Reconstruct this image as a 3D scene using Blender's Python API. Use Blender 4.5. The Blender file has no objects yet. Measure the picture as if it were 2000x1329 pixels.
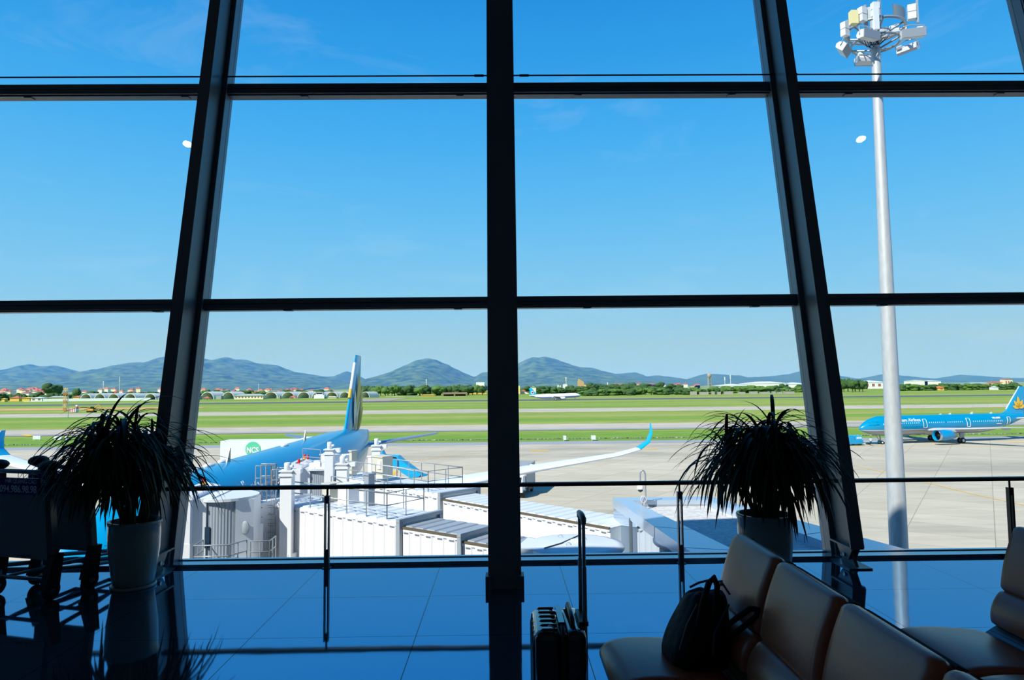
import bpy, math, random
from mathutils import Vector, Matrix, noise as mnoise
COL = bpy.context.scene.collection
SC = bpy.context.scene
PI = math.pi
random.seed(7)

# ------------------------------------------------------------------ camera
F_PX, PITCH, YAW, ROLL, EYE = 1333.0, 0.0661, 0.0138, 0.0101, 1.6
GZ = -11.6                                   # apron level below the hall floor


def _cam_rows():
    c, s = math.cos(YAW), math.sin(YAW)
    Ry = Matrix(((c, -s, 0), (s, c, 0), (0, 0, 1)))
    c, s = math.cos(PITCH), math.sin(PITCH)
    Rp = Matrix(((1, 0, 0), (0, c, s), (0, -s, c)))
    c, s = math.cos(ROLL), math.sin(ROLL)
    Rr = Matrix(((c, 0, -s), (0, 1, 0), (s, 0, c)))
    return Rr @ Rp @ Ry


RC = _cam_rows()
cam_data = bpy.data.cameras.new('camera')
cam = bpy.data.objects.new('camera', cam_data)
COL.objects.link(cam)
m3 = Matrix((RC[0], RC[2], -RC[1])).transposed()
cam.matrix_world = Matrix.Translation((0, 0, EYE)) @ m3.to_4x4()
cam_data.sensor_fit = 'HORIZONTAL'
cam_data.sensor_width = 36
cam_data.lens = F_PX / 2000 * 36
cam_data.clip_start = 0.05
cam_data.clip_end = 30000
SC.camera = cam


def ray(px, py):
    return RC.transposed() @ Vector(((px - 1000) / F_PX, 1, (664.5 - py) / F_PX))


def atY(px, py, Y):
    r = ray(px, py)
    return Vector((0, 0, EYE)) + r * (Y / r.y)


def atZ(px, py, Z):
    r = ray(px, py)
    return Vector((0, 0, EYE)) + r * ((Z - EYE) / r.z)


# ------------------------------------------------------------------ world, sun, exposure
SC.view_settings.view_transform = 'Standard'
SC.view_settings.look = 'None'
SC.view_settings.exposure = 0.0
SC.view_settings.gamma = 1.0
SC.view_settings.use_curve_mapping = False


def lin(r, g, b):
    return tuple(((c / 255) / 12.92 if c / 255 <= .04045 else ((c / 255 + .055) / 1.055) ** 2.4) for c in (r, g, b))


world = bpy.data.worlds.new('sky')
SC.world = world
world.use_nodes = True
wn, wl = world.node_tree.nodes, world.node_tree.links
wn.clear()
w_out = wn.new('ShaderNodeOutputWorld')
w_bg = wn.new('ShaderNodeBackground')
w_tc = wn.new('ShaderNodeTexCoord')
w_sep = wn.new('ShaderNodeSeparateXYZ')
w_asin = wn.new('ShaderNodeMath'); w_asin.operation = 'ARCSINE'
w_div = wn.new('ShaderNodeMath'); w_div.operation = 'DIVIDE'; w_div.inputs[1].default_value = PI / 2
w_ramp = wn.new('ShaderNodeValToRGB')
wl.new(w_tc.outputs['Generated'], w_sep.inputs[0])
wl.new(w_sep.outputs['Z'], w_asin.inputs[0])
wl.new(w_asin.outputs[0], w_div.inputs[0])
wl.new(w_div.outputs[0], w_ramp.inputs[0])
SKY = [(-.05, (150, 170, 180)), (0.0, (172, 212, 238)), (.035, (170, 214, 242)), (.085, (140, 208, 248)), (.15, (108, 196, 250)),
       (.22, (76, 180, 249)), (.29, (52, 162, 240)), (.36, (36, 144, 228)), (.6, (18, 100, 190)), (1, (14, 80, 165))]
els = w_ramp.color_ramp.elements
els[0].position = 0; els[0].color = (.42, .74, 1.75, 1)
e = els.new(.016); e.color = (.41, .72, 1.3, 1)
els[1].position = 1; els[1].color = (*lin(*SKY[-1][1]), 1)
for pos, c in SKY[2:-1]:
    e = els.new(pos); e.color = (*lin(*c), 1)
# thin wisps of cirrus
w_map = wn.new('ShaderNodeMapping'); w_map.inputs['Scale'].default_value = (1.6, 1.6, 6.0)
w_map.inputs['Rotation'].default_value = (0, .35, .3)
w_noi = wn.new('ShaderNodeTexNoise'); w_noi.inputs['Scale'].default_value = 2.2
w_noi.inputs['Detail'].default_value = 9; w_noi.inputs['Roughness'].default_value = .62
w_noi.inputs['Distortion'].default_value = .7
w_cr = wn.new('ShaderNodeMapRange'); w_cr.inputs[1].default_value = .54; w_cr.inputs[2].default_value = .85
w_cr.inputs[3].default_value = 0; w_cr.inputs[4].default_value = .20
w_mix = wn.new('ShaderNodeMixRGB'); w_mix.inputs[2].default_value = (.72, .88, 1, 1)
wl.new(w_tc.outputs['Generated'], w_map.inputs[0]); wl.new(w_map.outputs[0], w_noi.inputs['Vector'])
wl.new(w_noi.outputs[0], w_cr.inputs[0]); wl.new(w_cr.outputs[0], w_mix.inputs[0])
wl.new(w_ramp.outputs[0], w_mix.inputs[1]); wl.new(w_mix.outputs[0], w_bg.inputs[0])
w_bg.inputs[1].default_value = 1.0
wl.new(w_bg.outputs[0], w_out.inputs[0])
world.cycles.sampling_method = 'MANUAL'
world.cycles.sample_map_resolution = 256

SUN_DIR = Vector((.72, .72, -1)).normalized()
sun_data = bpy.data.lights.new('sun', 'SUN')
sun_data.energy = 6.4
sun_data.angle = .0093
sun_data.color = (1.0, .955, .87)
sun = bpy.data.objects.new('sun', sun_data)
sun.rotation_euler = SUN_DIR.to_track_quat('-Z', 'Y').to_euler()
sun.location = (-30, -20, 60)
COL.objects.link(sun)

# ------------------------------------------------------------------ materials
MATS = {}


def mat(name, col, rough=.5, metal=0, spec=.5, var=0, vscale=3, emit=None, estr=0, bump=0, bscale=30, coat=0, alpha=None, stretch=None, col2=None):
    """procedural material: base colour broken up by a noise, optional fine bump"""
    if name in MATS:
        return MATS[name]
    m = bpy.data.materials.new(name); m.use_nodes = True
    n, l = m.node_tree.nodes, m.node_tree.links
    p = n['Principled BSDF']
    c = lin(*col)
    p.inputs['Base Color'].default_value = (*c, 1)
    p.inputs['Roughness'].default_value = rough
    p.inputs['Metallic'].default_value = metal
    p.inputs['Specular IOR Level'].default_value = spec
    p.inputs['Coat Weight'].default_value = coat
    if emit:
        p.inputs['Emission Color'].default_value = (*lin(*emit), 1)
        p.inputs['Emission Strength'].default_value = estr
    tc = n.new('ShaderNodeTexCoord')
    if var or col2:
        no = n.new('ShaderNodeTexNoise'); no.inputs['Scale'].default_value = vscale
        no.inputs['Detail'].default_value = 6; no.inputs['Roughness'].default_value = .6
        src = tc.outputs['Object']
        if stretch:
            mp = n.new('ShaderNodeMapping'); mp.inputs['Scale'].default_value = stretch
            l.new(src, mp.inputs[0]); src = mp.outputs[0]
        l.new(src, no.inputs['Vector'])
        mx = n.new('ShaderNodeMixRGB')
        if col2:
            rg = n.new('ShaderNodeMapRange'); rg.inputs[1].default_value = .38; rg.inputs[2].default_value = .62
            l.new(no.outputs[0], rg.inputs[0]); l.new(rg.outputs[0], mx.inputs[0])
            mx.inputs[1].default_value = (*c, 1); mx.inputs[2].default_value = (*lin(*col2), 1)
        else:
            l.new(no.outputs[0], mx.inputs[0])
            mx.inputs[1].default_value = (*[min(1, x * (1 + var)) for x in c], 1)
            mx.inputs[2].default_value = (*[x * (1 - var) for x in c], 1)
        l.new(mx.outputs[0], p.inputs['Base Color'])
    if bump:
        nb = n.new('ShaderNodeTexNoise'); nb.inputs['Scale'].default_value = bscale
        nb.inputs['Detail'].default_value = 4
        l.new(tc.outputs['Object'], nb.inputs['Vector'])
        bp = n.new('ShaderNodeBump'); bp.inputs['Strength'].default_value = bump; bp.inputs['Distance'].default_value = .02
        l.new(nb.outputs[0], bp.inputs['Height']); l.new(bp.outputs[0], p.inputs['Normal'])
    MATS[name] = m
    return m


# ------------------------------------------------------------------ mesh building
class MB:
    def __init__(s):
        s.v, s.f, s.m, s.sm = [], [], [], []
        s.mi = 0; s.smooth = False

    def add(s, vs, fs, smooth=None):
        b = len(s.v); s.v += [Vector(p) for p in vs]
        for f in fs:
            s.f.append([i + b for i in f]); s.m.append(s.mi); s.sm.append(s.smooth if smooth is None else smooth)
        return s

    def hexa(s, p):          # 0-3 bottom ring ccw, 4-7 top ring
        return s.add(p, [(3, 2, 1, 0), (4, 5, 6, 7), (0, 1, 5, 4), (1, 2, 6, 5), (2, 3, 7, 6), (3, 0, 4, 7)], False)

    def box(s, c, d, R=None):
        x, y, z = d[0] / 2, d[1] / 2, d[2] / 2
        p = [Vector(q) for q in ((-x, -y, -z), (x, -y, -z), (x, y, -z), (-x, y, -z), (-x, -y, z), (x, -y, z), (x, y, z), (-x, y, z))]
        if R is not None: p = [R @ q for q in p]
        return s.hexa([q + Vector(c) for q in p])

    def b2(s, a, b):         # box from two corners
        return s.box([(a[i] + b[i]) / 2 for i in range(3)], [abs(a[i] - b[i]) for i in range(3)])

    def tube(s, a, b, r, r2=None, n=10, cap=True):
        return s.path([a, b], [r, r if r2 is None else r2], n, cap)

    def path(s, pts, r, n=8, cap=True, closed=False):
        pts = [Vector(p) for p in pts]; N = len(pts)
        if not isinstance(r, (list, tuple)): r = [r] * N
        t0 = (pts[1] - pts[0]).normalized()
        up = Vector((0, 0, 1)) if abs(t0.z) < .9 else Vector((1, 0, 0))
        nx = t0.cross(up).normalized(); vs = []
        for i in range(N):
            if closed: t = (pts[(i + 1) % N] - pts[i - 1])
            else: t = pts[min(i + 1, N - 1)] - pts[max(i - 1, 0)]
            t = t.normalized()
            nx = (nx - t * nx.dot(t))
            nx = nx.normalized() if nx.length > 1e-6 else t.orthogonal().normalized()
            ny = t.cross(nx)
            for k in range(n):
                a = 2 * PI * k / n
                vs.append(pts[i] + (nx * math.cos(a) + ny * math.sin(a)) * r[i])
        fs = []
        for i in range(N if closed else N - 1):
            j = (i + 1) % N
            for k in range(n):
                k2 = (k + 1) % n
                fs.append((i * n + k, i * n + k2, j * n + k2, j * n + k))
        s.add(vs, fs, True)
        if cap and not closed:
            s.add([vs[k] for k in range(n)], [tuple(reversed(range(n)))], False)
            s.add([vs[(N - 1) * n + k] for k in range(n)], [tuple(range(n))], False)
        return s

    def rings(s, rings, cap=True, closed=False, smooth=True):
        n = len(rings[0]); vs = [p for r in rings for p in r]; fs = []
        for i in range(len(rings) - (0 if closed else 1)):
            j = (i + 1) % len(rings)
            for k in range(n):
                k2 = (k + 1) % n
                fs.append((i * n + k, i * n + k2, j * n + k2, j * n + k))
        s.add(vs, fs, smooth)
        if cap and not closed:
            s.add(rings[0], [tuple(reversed(range(n)))], False)
            s.add(rings[-1], [tuple(range(n))], False)
        return s

    def lathe(s, prof, c=(0, 0, 0), n=24, axis='z', R=None, cap=True, smooth=True):
        rs = []
        for r, h in prof:
            ring = []
            for k in range(n):
                a = 2 * PI * k / n
                q = Vector((r * math.cos(a), r * math.sin(a), h))
                if axis == 'x': q = Vector((h, r * math.cos(a), r * math.sin(a)))
                if axis == 'y': q = Vector((r * math.sin(a), h, r * math.cos(a)))
                if R is not None: q = R @ q
                ring.append(q + Vector(c))
            rs.append(ring)
        return s.rings(rs, cap, smooth=smooth)

    def prism(s, poly, fn0, fn1):   # poly 2d points; two functions to 3d
        a = [Vector(fn0(p)) for p in poly]; b = [Vector(fn1(p)) for p in poly]
        n = len(poly)
        s.add(a + b, [tuple(reversed(range(n))), tuple(range(n, 2 * n))] + [(k, (k + 1) % n, n + (k + 1) % n, n + k) for k in range(n)], False)
        return s

    def blob(s, c, r, seed=0, amp=.25, freq=1.5, nu=12, nv=8, floor=None):
        c = Vector(c)
        if not isinstance(r, (list, tuple)): r = (r, r, r)
        off = Vector((seed * 7.3, seed * 3.1, seed * 1.7)); rs = []
        for j in range(1, nv):
            th = PI * j / nv; ring = []
            for k in range(nu):
                ph = 2 * PI * (k + .5 * (j % 2)) / nu
                d = Vector((math.sin(th) * math.cos(ph), math.sin(th) * math.sin(ph), -math.cos(th)))
                q = 1 + amp * (mnoise.noise(d * freq + off) * 1.3 + .6 * mnoise.noise(d * freq * 2.7 + off))
                ring.append(c + Vector((d.x * r[0], d.y * r[1], d.z * r[2])) * q)
            rs.append(ring)
        s.rings(rs, False)
        for rg, top in ((rs[0], 0), (rs[-1], 1)):
            cc = sum(rg, Vector()) / nu + Vector((0, 0, (r[2] if top else -r[2]) * .12))
            fs = [(k, (k + 1) % nu, nu) if top else ((k + 1) % nu, k, nu) for k in range(nu)]
            s.add(list(rg) + [cc], fs, True)
        return s

    def xf(s, M):
        s.v = [M @ p for p in s.v]; return s

    def build(s, name, mats, parent=None, world=False, loc=None, subsurf=0, bevel=0):
        """world=True: vertices are in world space and get moved into the parent's space"""
        if not isinstance(mats, (list, tuple)): mats = [mats]
        vs = s.v
        o = None
        if parent is not None:
            Mp = WM[parent.name]
            if world:
                Mi = Mp.inverted(); vs = [Mi @ p for p in vs]
            M = Mp
            lo = Vector((0, 0, 0))
        else:
            if loc is None:
                xs = [p.x for p in vs]; ys = [p.y for p in vs]; zs = [p.z for p in vs]
                lo = Vector(((min(xs) + max(xs)) / 2, (min(ys) + max(ys)) / 2, min(zs)))
                vs = [p - lo for p in vs]
            else:
                lo = Vector(loc)
                if world: vs = [p - lo for p in vs]
            M = Matrix.Translation(lo)
        me = bpy.data.meshes.new(name)
        me.from_pydata([tuple(p) for p in vs], [], s.f)
        for mm in mats: me.materials.append(mm)
        me.polygons.foreach_set('material_index', s.m)
        me.polygons.foreach_set('use_smooth', s.sm)
        me.update()
        o = bpy.data.objects.new(name, me)
        COL.objects.link(o)
        o.location = lo if parent is None else (0, 0, 0)
        if parent is not None: o.parent = parent
        WM[o.name] = M
        if bevel:
            b = o.modifiers.new('bevel', 'BEVEL'); b.width = bevel; b.segments = 2; b.limit_method = 'ANGLE'
        if subsurf:
            b = o.modifiers.new('subsurf', 'SUBSURF'); b.levels = subsurf; b.render_levels = subsurf
        return o


WM = {}


def tag(o, label=None, cat=None, group=None, kind=None):
    if label: o['label'] = label
    if cat: o['category'] = cat
    if group: o['group'] = group
    if kind: o['kind'] = kind
    return o


def thing(name, label, cat, loc=(0, 0, 0), rz=0, group=None):
    o = bpy.data.objects.new(name, None); COL.objects.link(o)
    o.location = loc; o.rotation_euler = (0, 0, rz); o.empty_display_size = .2
    WM[o.name] = Matrix.Translation(loc) @ Matrix.Rotation(rz, 4, 'Z')
    return tag(o, label, cat, group)


def struct(name, mb, m, **k):
    o = mb.build(name, m, **k); o['kind'] = 'structure'; return o


def kids(o):
    return [c for c in KIDS.get(o.name, [])]


def dup(root, loc, rz=None, label=None, group=None, scale=None):
    """copy a thing with its parts and sub-parts"""
    r = root.copy(); COL.objects.link(r); r.location = loc
    if rz is not None: r.rotation_euler = (0, 0, rz)
    if scale is not None: r.scale = scale if isinstance(scale, (tuple, list)) else (scale,) * 3
    if label: r['label'] = label
    if group: r['group'] = group

    def rec(src, dst):
        for ch in list(src.children):
            c = ch.copy(); COL.objects.link(c); c.parent = dst
            rec(ch, c)
    rec(root, r)
    return r


def text_part(name, body, size, M, material, parent, extrude=.002, world=True, align='LEFT', shear=0, bold=0, xs=1.0):
    cu = bpy.data.curves.new(name, 'FONT'); cu.body = body; cu.size = size; cu.extrude = extrude
    cu.align_x = align; cu.shear = shear; cu.offset = bold
    t = bpy.data.objects.new(name + '_tmp', cu); COL.objects.link(t)
    bpy.context.view_layer.update()
    me = bpy.data.meshes.new_from_object(t.evaluated_get(bpy.context.evaluated_depsgraph_get()))
    COL.objects.unlink(t); bpy.data.objects.remove(t)
    me.name = name
    if not len(me.materials): me.materials.append(material)
    else: me.materials[0] = material
    o = bpy.data.objects.new(name, me); COL.objects.link(o)
    M = M @ Matrix.Diagonal((xs, 1, 1, 1))
    if parent is not None:
        o.parent = parent
        me.transform(WM[parent.name].inverted() @ M if world else M)
        WM[o.name] = WM[parent.name]
    else:
        o.matrix_world = M
    return o


def frame(o, x, z):
    """matrix with x axis, z axis (text normal), origin o"""
    x = Vector(x).normalized(); z = Vector(z).normalized(); y = z.cross(x).normalized(); z = x.cross(y)
    return Matrix((( x.x, y.x, z.x, o[0]), (x.y, y.y, z.y, o[1]), (x.z, y.z, z.z, o[2]), (0, 0, 0, 1)))
# ================================================================== the hall
LEAN, GY = .2045, 6.44


def gy(z): return GY + LEAN * z


m_steel = mat('grey_painted_steel', (92, 104, 112), .38, 0, .5, var=.06, vscale=2)
m_flange = m_steel
m_alu = mat('grey_mullion_paint', (120, 132, 142), .35, 0, .5)
m_dark = mat('black_rubber', (14, 14, 15), .6)
m_rail = mat('dark_bronze_handrail', (40, 34, 32), .3, .5)
m_chrome = mat('brushed_steel', (170, 172, 176), .28, 1)


def floor_material():
    m = bpy.data.materials.new('polished_granite_tiles'); m.use_nodes = True
    n, l = m.node_tree.nodes, m.node_tree.links
    p = n['Principled BSDF']
    g = n.new('ShaderNodeNewGeometry'); s = n.new('ShaderNodeSeparateXYZ'); l.new(g.outputs['Position'], s.inputs[0])

    def M(op, a, b=None, c=None):
        q = n.new('ShaderNodeMath'); q.operation = op
        for i, x in enumerate((a, b, c)):
            if x is None: continue
            if isinstance(x, (int, float)): q.inputs[i].default_value = x
            else: l.new(x, q.inputs[i])
        return q.outputs[0]

    def joint(co, off, step, w):
        t = M('ADD', co, -off); t = M('DIVIDE', t, step); t = M('FRACT', t)
        t = M('SUBTRACT', t, .5); t = M('ABSOLUTE', t)
        return M('GREATER_THAN', t, .5 - w / step / 2)
    j = M('MAXIMUM', joint(s.outputs['X'], -.573, 1.06, .006), joint(s.outputs['Y'], 5.33, .83, .006))
    band = M('MULTIPLY', M('GREATER_THAN', s.outputs['Y'], 40), 0.0)
    sp = n.new('ShaderNodeTexNoise'); sp.inputs['Scale'].default_value = 190; sp.inputs['Detail'].default_value = 2
    l.new(g.outputs['Position'], sp.inputs['Vector'])
    r = n.new('ShaderNodeMapRange'); r.inputs[1].default_value = .35; r.inputs[2].default_value = .68
    r.inputs[3].default_value = .25; r.inputs[4].default_value = 2.6
    l.new(sp.outputs[0], r.inputs[0])
    base = n.new('ShaderNodeMixRGB'); base.inputs[1].default_value = (.034, .040, .048, 1); base.inputs[2].default_value = (.03, .034, .04, 1)
    l.new(band, base.inputs[0])
    mul = n.new('ShaderNodeMixRGB'); mul.blend_type = 'MULTIPLY'; mul.inputs[0].default_value = 1
    l.new(base.outputs[0], mul.inputs[1]); l.new(r.outputs[0], mul.inputs[2])
    jx = n.new('ShaderNodeMixRGB'); jx.inputs[2].default_value = (.006, .007, .009, 1)
    l.new(j, jx.inputs[0]); l.new(mul.outputs[0], jx.inputs[1]); l.new(jx.outputs[0], p.inputs['Base Color'])
    p.inputs['Roughness'].default_value = .04
    ior = M('SUBTRACT', 6.4, M('MULTIPLY', j, 5.0)); ior = M('SUBTRACT', ior, M('MULTIPLY', band, 1.0)); l.new(ior, p.inputs['IOR'])
    p.inputs['Specular Tint'].default_value = (.46, .72, 1, 1)
    wv = n.new('ShaderNodeTexNoise'); wv.inputs['Scale'].default_value = 2.2; l.new(g.outputs['Position'], wv.inputs['Vector'])
    hgt = M('ADD', M('MULTIPLY', sp.outputs[0], .02), wv.outputs[0])
    b = n.new('ShaderNodeBump'); b.inputs['Strength'].default_value = .05; b.inputs['Distance'].default_value = .01
    l.new(hgt, b.inputs['Height']); l.new(b.outputs[0], p.inputs['Normal'])
    return m


def glass_material():
    m = bpy.data.materials.new('clear_glass'); m.use_nodes = True
    n, l = m.node_tree.nodes, m.node_tree.links
    n.clear(); o = n.new('ShaderNodeOutputMaterial'); t = n.new('ShaderNodeBsdfTransparent'); g = n.new('ShaderNodeBsdfGlossy')
    t.inputs[0].default_value = (.975, .99, .985, 1); g.inputs['Roughness'].default_value = .0
    f = n.new('ShaderNodeLayerWeight'); f.inputs[0].default_value = .5
    pw = n.new('ShaderNodeMath'); pw.operation = 'POWER'; pw.inputs[1].default_value = 5; l.new(f.outputs['Facing'], pw.inputs[0])
    ma = n.new('ShaderNodeMath'); ma.operation = 'MULTIPLY_ADD'; ma.inputs[1].default_value = .9; ma.inputs[2].default_value = .022; l.new(pw.outputs[0], ma.inputs[0])
    mx = n.new('ShaderNodeMixShader'); l.new(ma.outputs[0], mx.inputs[0]); l.new(t.outputs[0], mx.inputs[1]); l.new(g.outputs[0], mx.inputs[2])
    l.new(mx.outputs[0], o.inputs[0])
    return m


m_floor, m_glass = floor_material(), glass_material()
m_wall = mat('grey_wall_paint', (95, 96, 98), .8, var=.05)
m_ceil = mat('dark_ceiling_panel', (70, 72, 75), .8, var=.05)

struct('floor', MB().b2((-25, -12, -.25), (25, 6.50, 0)), m_floor)
struct('wall_back', MB().b2((-25, -12.3, -.25), (25, -12, 17.4)), m_wall)
struct('wall_left', MB().b2((-25.3, -12.3, -11.6), (-25, 9.9, 8.0)).b2((-25.3, -12.3, 8.0), (-25, 1.5, 17.4)), m_wall)  # unseen wall; upper front gap added to let side light onto the seats
struct('wall_right', MB().b2((25, -12.3, -11.6), (25.3, 9.9, 17.4)), m_wall)
struct('wall_front', MB().b2((-25, 6.36, -11.6), (25, 6.49, -.26)), mat('facade_cladding', (150, 158, 165), .4))
# unseen roof slab; front edge shaped so its shadow lands on annex, hub, mast
rf = MB()
a = [(-26, -13), (26, -13), (34, 13.3), (0, 13.1), (-5, 12.2), (-8.5, 11.8), (-11.5, 10.05), (-34, 10.05)]
rf.prism(a, lambda q: (q[0], q[1], 17.4), lambda q: (q[0], q[1], 18.0))
struct('ceiling', rf, m_ceil)

# window band: frames and panes
Z1, Z2 = 2.38, 4.815
ROWS = [(.02, Z1), (Z1 + .12, Z2), (Z2 + .14, 9.2), (9.34, 13.6), (13.7, 17.35)]
COLX = [-9.1, -6.06, -3.03, 0, 3.03, 6.06, 9.1]


def lean_box(mb, x0, x1, z0, z1, d0, d1):
    """a box in the leaning facade: z range at the glass, d0..d1 measured horizontally behind the glass plane"""
    p = []
    for z in (z0, z1):
        for x, d in ((x0, d0), (x1, d0), (x1, d1), (x0, d1)):
            p.append(Vector((x, gy(z) + d, z)))
    return mb.hexa(p)


wi = 1
for r, (z0, z1) in enumerate(ROWS):
    for i in range(len(COLX) - 1):
        mb = MB()
        lean_box(mb, COLX[i] + .03, COLX[i + 1] - .03, z0, z1, 0, .012)
        struct('window_%d' % wi, mb, m_glass); wi += 1
# transoms (horizontal mullions): front channel with a groove, lower lip set back
ti = 1
for zt, h in ((Z1, .115), (Z2, .13), (9.2, .14), (13.6, .1)):
    for i in range(len(COLX) - 1):
        mb = MB(); a, b = COLX[i] + .034, COLX[i + 1] - .034
        lean_box(mb, a, b, zt + h * .56, zt + h, -.10, .06)
        lean_box(mb, a, b, zt + h * .48, zt + h * .58, -.085, .05)
        lean_box(mb, a, b, zt + .012, zt + h * .5, -.10, .06)
        lean_box(mb, a, b, zt, zt + .03, -.06, .06)
        for q in (.28, .86):                                        # small drain clips under the lip
            x = a + (b - a) * q
            lean_box(mb, x - .04, x + .04, zt - .008, zt + .004, -.05, .02)
        struct('trim_%d' % ti, mb, m_steel); ti += 1
# sill strip along the floor
for i in range(len(COLX) - 1):
    mb = MB(); a, b = COLX[i] + .034, COLX[i + 1] - .034
    mb.b2((a, 6.245, .0), (b, 6.44, .022)); mb.b2((a, 6.25, .02), (b, 6.27, .027)); mb.b2((a, 6.42, .01), (b, 6.47, .03))
    struct('baseboard_%d' % (i + 1), mb, mat('sill_strip_metal', (150, 160, 176), .16, .85))


def col_frame(z): return gy(z)


def steel_column(x, label):
    """leaning I-section with its mullion, haunch end and pinned foot"""
    t = thing('steel_column', label, 'column', (x, 6.0, 0))
    NF = -.555                                                 # near flange face, behind glass plane
    z0, zt = .17, 17.35

    def lb(mb, x0, x1, d0, d1, za=z0, zb=zt):
        p = []
        for z in (za, zb):
            for xx, d in ((x0, d0), (x1, d0), (x1, d1), (x0, d1)):
                p.append(Vector((xx, gy(z) + d, z)))
        mb.hexa(p)
    mb = MB()
    lb(mb, x - .058, x + .058, NF, NF + .018)                    # near flange
    lb(mb, x - .009, x + .009, NF + .01, -.17)                   # web
    lb(mb, x - .058, x + .058, -.18, -.165)                      # far flange
    mb.b2((x - .058, gy(z0) + NF + .01, z0 - .012), (x + .058, gy(z0) - .17, z0 + .004))
    mb.build('beam', m_steel, t, True)
    mb = MB()
    lb(mb, x - .012, x + .012, -.165, -.10, .02)
    lb(mb, x - .03, x + .03, -.105, .07, .02)
    lb(mb, x - .042, x + .042, -.13, -.118, .02)
    mb.build('mullion', m_alu, t, True)
    # foot: two tapering plates below the beam end and a fin plate standing on the floor
    mb = MB()
    for s in (-.03, .03):
        pl = [(5.94, z0), (6.24, z0), (6.14, .055), (6.02, .055)]
        mb.prism(pl, lambda q, s=s: (x + s - .006, q[0], q[1]), lambda q, s=s: (x + s + .006, q[0], q[1]))
    mb.build('pin_plate', m_steel, t, True)
    mb = MB()
    pl = [(5.93, .0), (6.2, 0), (6.14, .1), (6.04, .13)]
    mb.prism(pl, lambda q: (x - .014, q[0], q[1]), lambda q: (x + .014, q[0], q[1]))
    mb.b2((x - .10, 5.88, 0), (x + .10, 6.24, .012))
    mb.build('base_plate', m_steel, t, True)
    MB().tube((x - .05, 6.08, .085), (x + .05, 6.08, .085), .017, n=14).build('pin', m_chrome, t, True)
    return t


for x, lb_ in ((-3.03, 'slanted steel window column behind the plant left of the centre column'),
               (3.03, 'slanted steel window column with pinned foot right of the centre column'),
               (6.06, 'slanted steel window column cut by the upper right corner')):
    steel_column(x, lb_)
# the broad boxed column in the centre
t = thing('boxed_column', 'broad dark grey boxed column in the centre standing on the floor', 'column', (0, 5.5, 0))
mb = MB(); p = []
for z in (0, 17.35):
    for xx, yy in ((-.131, 5.49), (.131, 5.49), (.131, gy(0) - .14), (-.131, gy(0) - .14)):
        p.append(Vector((xx, yy + LEAN * z, z)))
mb.hexa(p); mb.build('casing', m_steel, t, True)
mb = MB(); lean_box(mb, -.03, .03, .02, 17.35, -.14, .07); mb.build('mullion', m_alu, t, True)
for s in (-1, 1):
    MB().b2((s * .1, 5.47, 0), (s * .152, 5.60, .10)).build('foot_bracket', m_steel, t, True)

# tension rod in front of the upper transom
for a, b, la in ((-9, -3.05, 'thin dark tension rod above the transom in the left bay'), (-3.0, -.12, 'thin dark tension rod left of the centre column'),
                 (.12, 3.0, 'thin dark tension rod right of the centre column'), (3.05, 9, 'thin dark tension rod crossing below the floodlights')):
    Yr = 7.2; z = 4.955
    t = thing('tension_rod', la, 'rod', ((a + b) / 2, Yr, z), group='tension rods above the upper transom')
    MB().tube((a, Yr, z), (b, Yr, z), .0085, n=8).build('rod', m_dark, t, True)
    c = a + .09 if a > 0 else b - .16
    MB().tube((c, Yr, z), (c + .1, Yr, z), .014, n=8).build('turnbuckle', m_dark, t, True)

# railing: handrail and twin-bar posts per bay
YR = 6.185


def railing(x0, x1, posts, label):
    t = thing('railing', label, 'railing', ((x0 + x1) / 2, YR, 0), group='railings along the window')
    mb = MB(); zr = .708
    prof = [(-.03, -.014), (.03, -.014), (.034, 0), (.026, .016), (0, .022), (-.026, .016), (-.034, 0)]
    mb.prism(prof, lambda q: (x0, YR + q[0], zr + q[1]), lambda q: (x1, YR + q[0], zr + q[1]))
    mb.build('handrail', m_rail, t, True)
    for x in posts:
        mb = MB()
        for s in (-1, 1):
            mb.b2((x + s * .0155 - .006, YR - .022, .0), (x + s * .0155 + .006, YR + .022, .632))
        mb.b2((x - .014, YR - .016, .0), (x + .014, YR + .016, .16)); mb.b2((x - .014, YR - .016, .565), (x + .014, YR + .016, .628))
        mb.tube((x, YR, .60), (x, YR, .70), .009)
        mb.b2((x - .035, YR - .035, 0), (x + .035, YR + .035, .006))
        mb.build('post', m_rail if x > 4 else m_steel, t, True)


railing(-9, -3.05, [-7.5, -4.55], 'low window railing behind the luggage trolleys')
railing(-3.0, -.125, [-1.575], 'low window railing in front of the white jet bridges, left of the centre column')
railing(.125, 3.0, [1.575], 'low window railing between the centre column and the right plant')
railing(3.05, 9, [4.57, 7.6], 'low window railing at the right with post by the seat back')

# ceiling downlights whose glints show in the glass
m_lamp = mat('lamp_glow', (255, 250, 240), .5, emit=(255, 250, 240), estr=45)
nrm = Vector((0, -1, LEAN)).normalized()
for px, py, la in ((1682, 272, 'round ceiling lamp over the right of the hall'), (366, 282, 'round ceiling lamp over the left of the hall')):
    d = ray(px, py).normalized(); o = Vector((0, 0, EYE))
    k = (GY + LEAN * EYE) / (d.y - LEAN * d.z); h = o + d * k
    rdir = d - 2 * d.dot(nrm) * nrm
    q = h + rdir * ((16.5 - h.z) / rdir.z)
    t = thing('ceiling_lamp', la, 'lamp', (q.x, q.y, 16.5), group='round lamps under the hall ceiling')
    MB().lathe([(.16, 0), (.16, .02)], (0, 0, 0), 20).build('lens', m_lamp, t)
    MB().lathe([(.20, .01), (.21, .12), (.05, .14), (.03, 1.9)], (0, 0, 0.01), 20).build('housing', m_steel, t)
# ================================================================== airfield ground
E_H = 13.2


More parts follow.
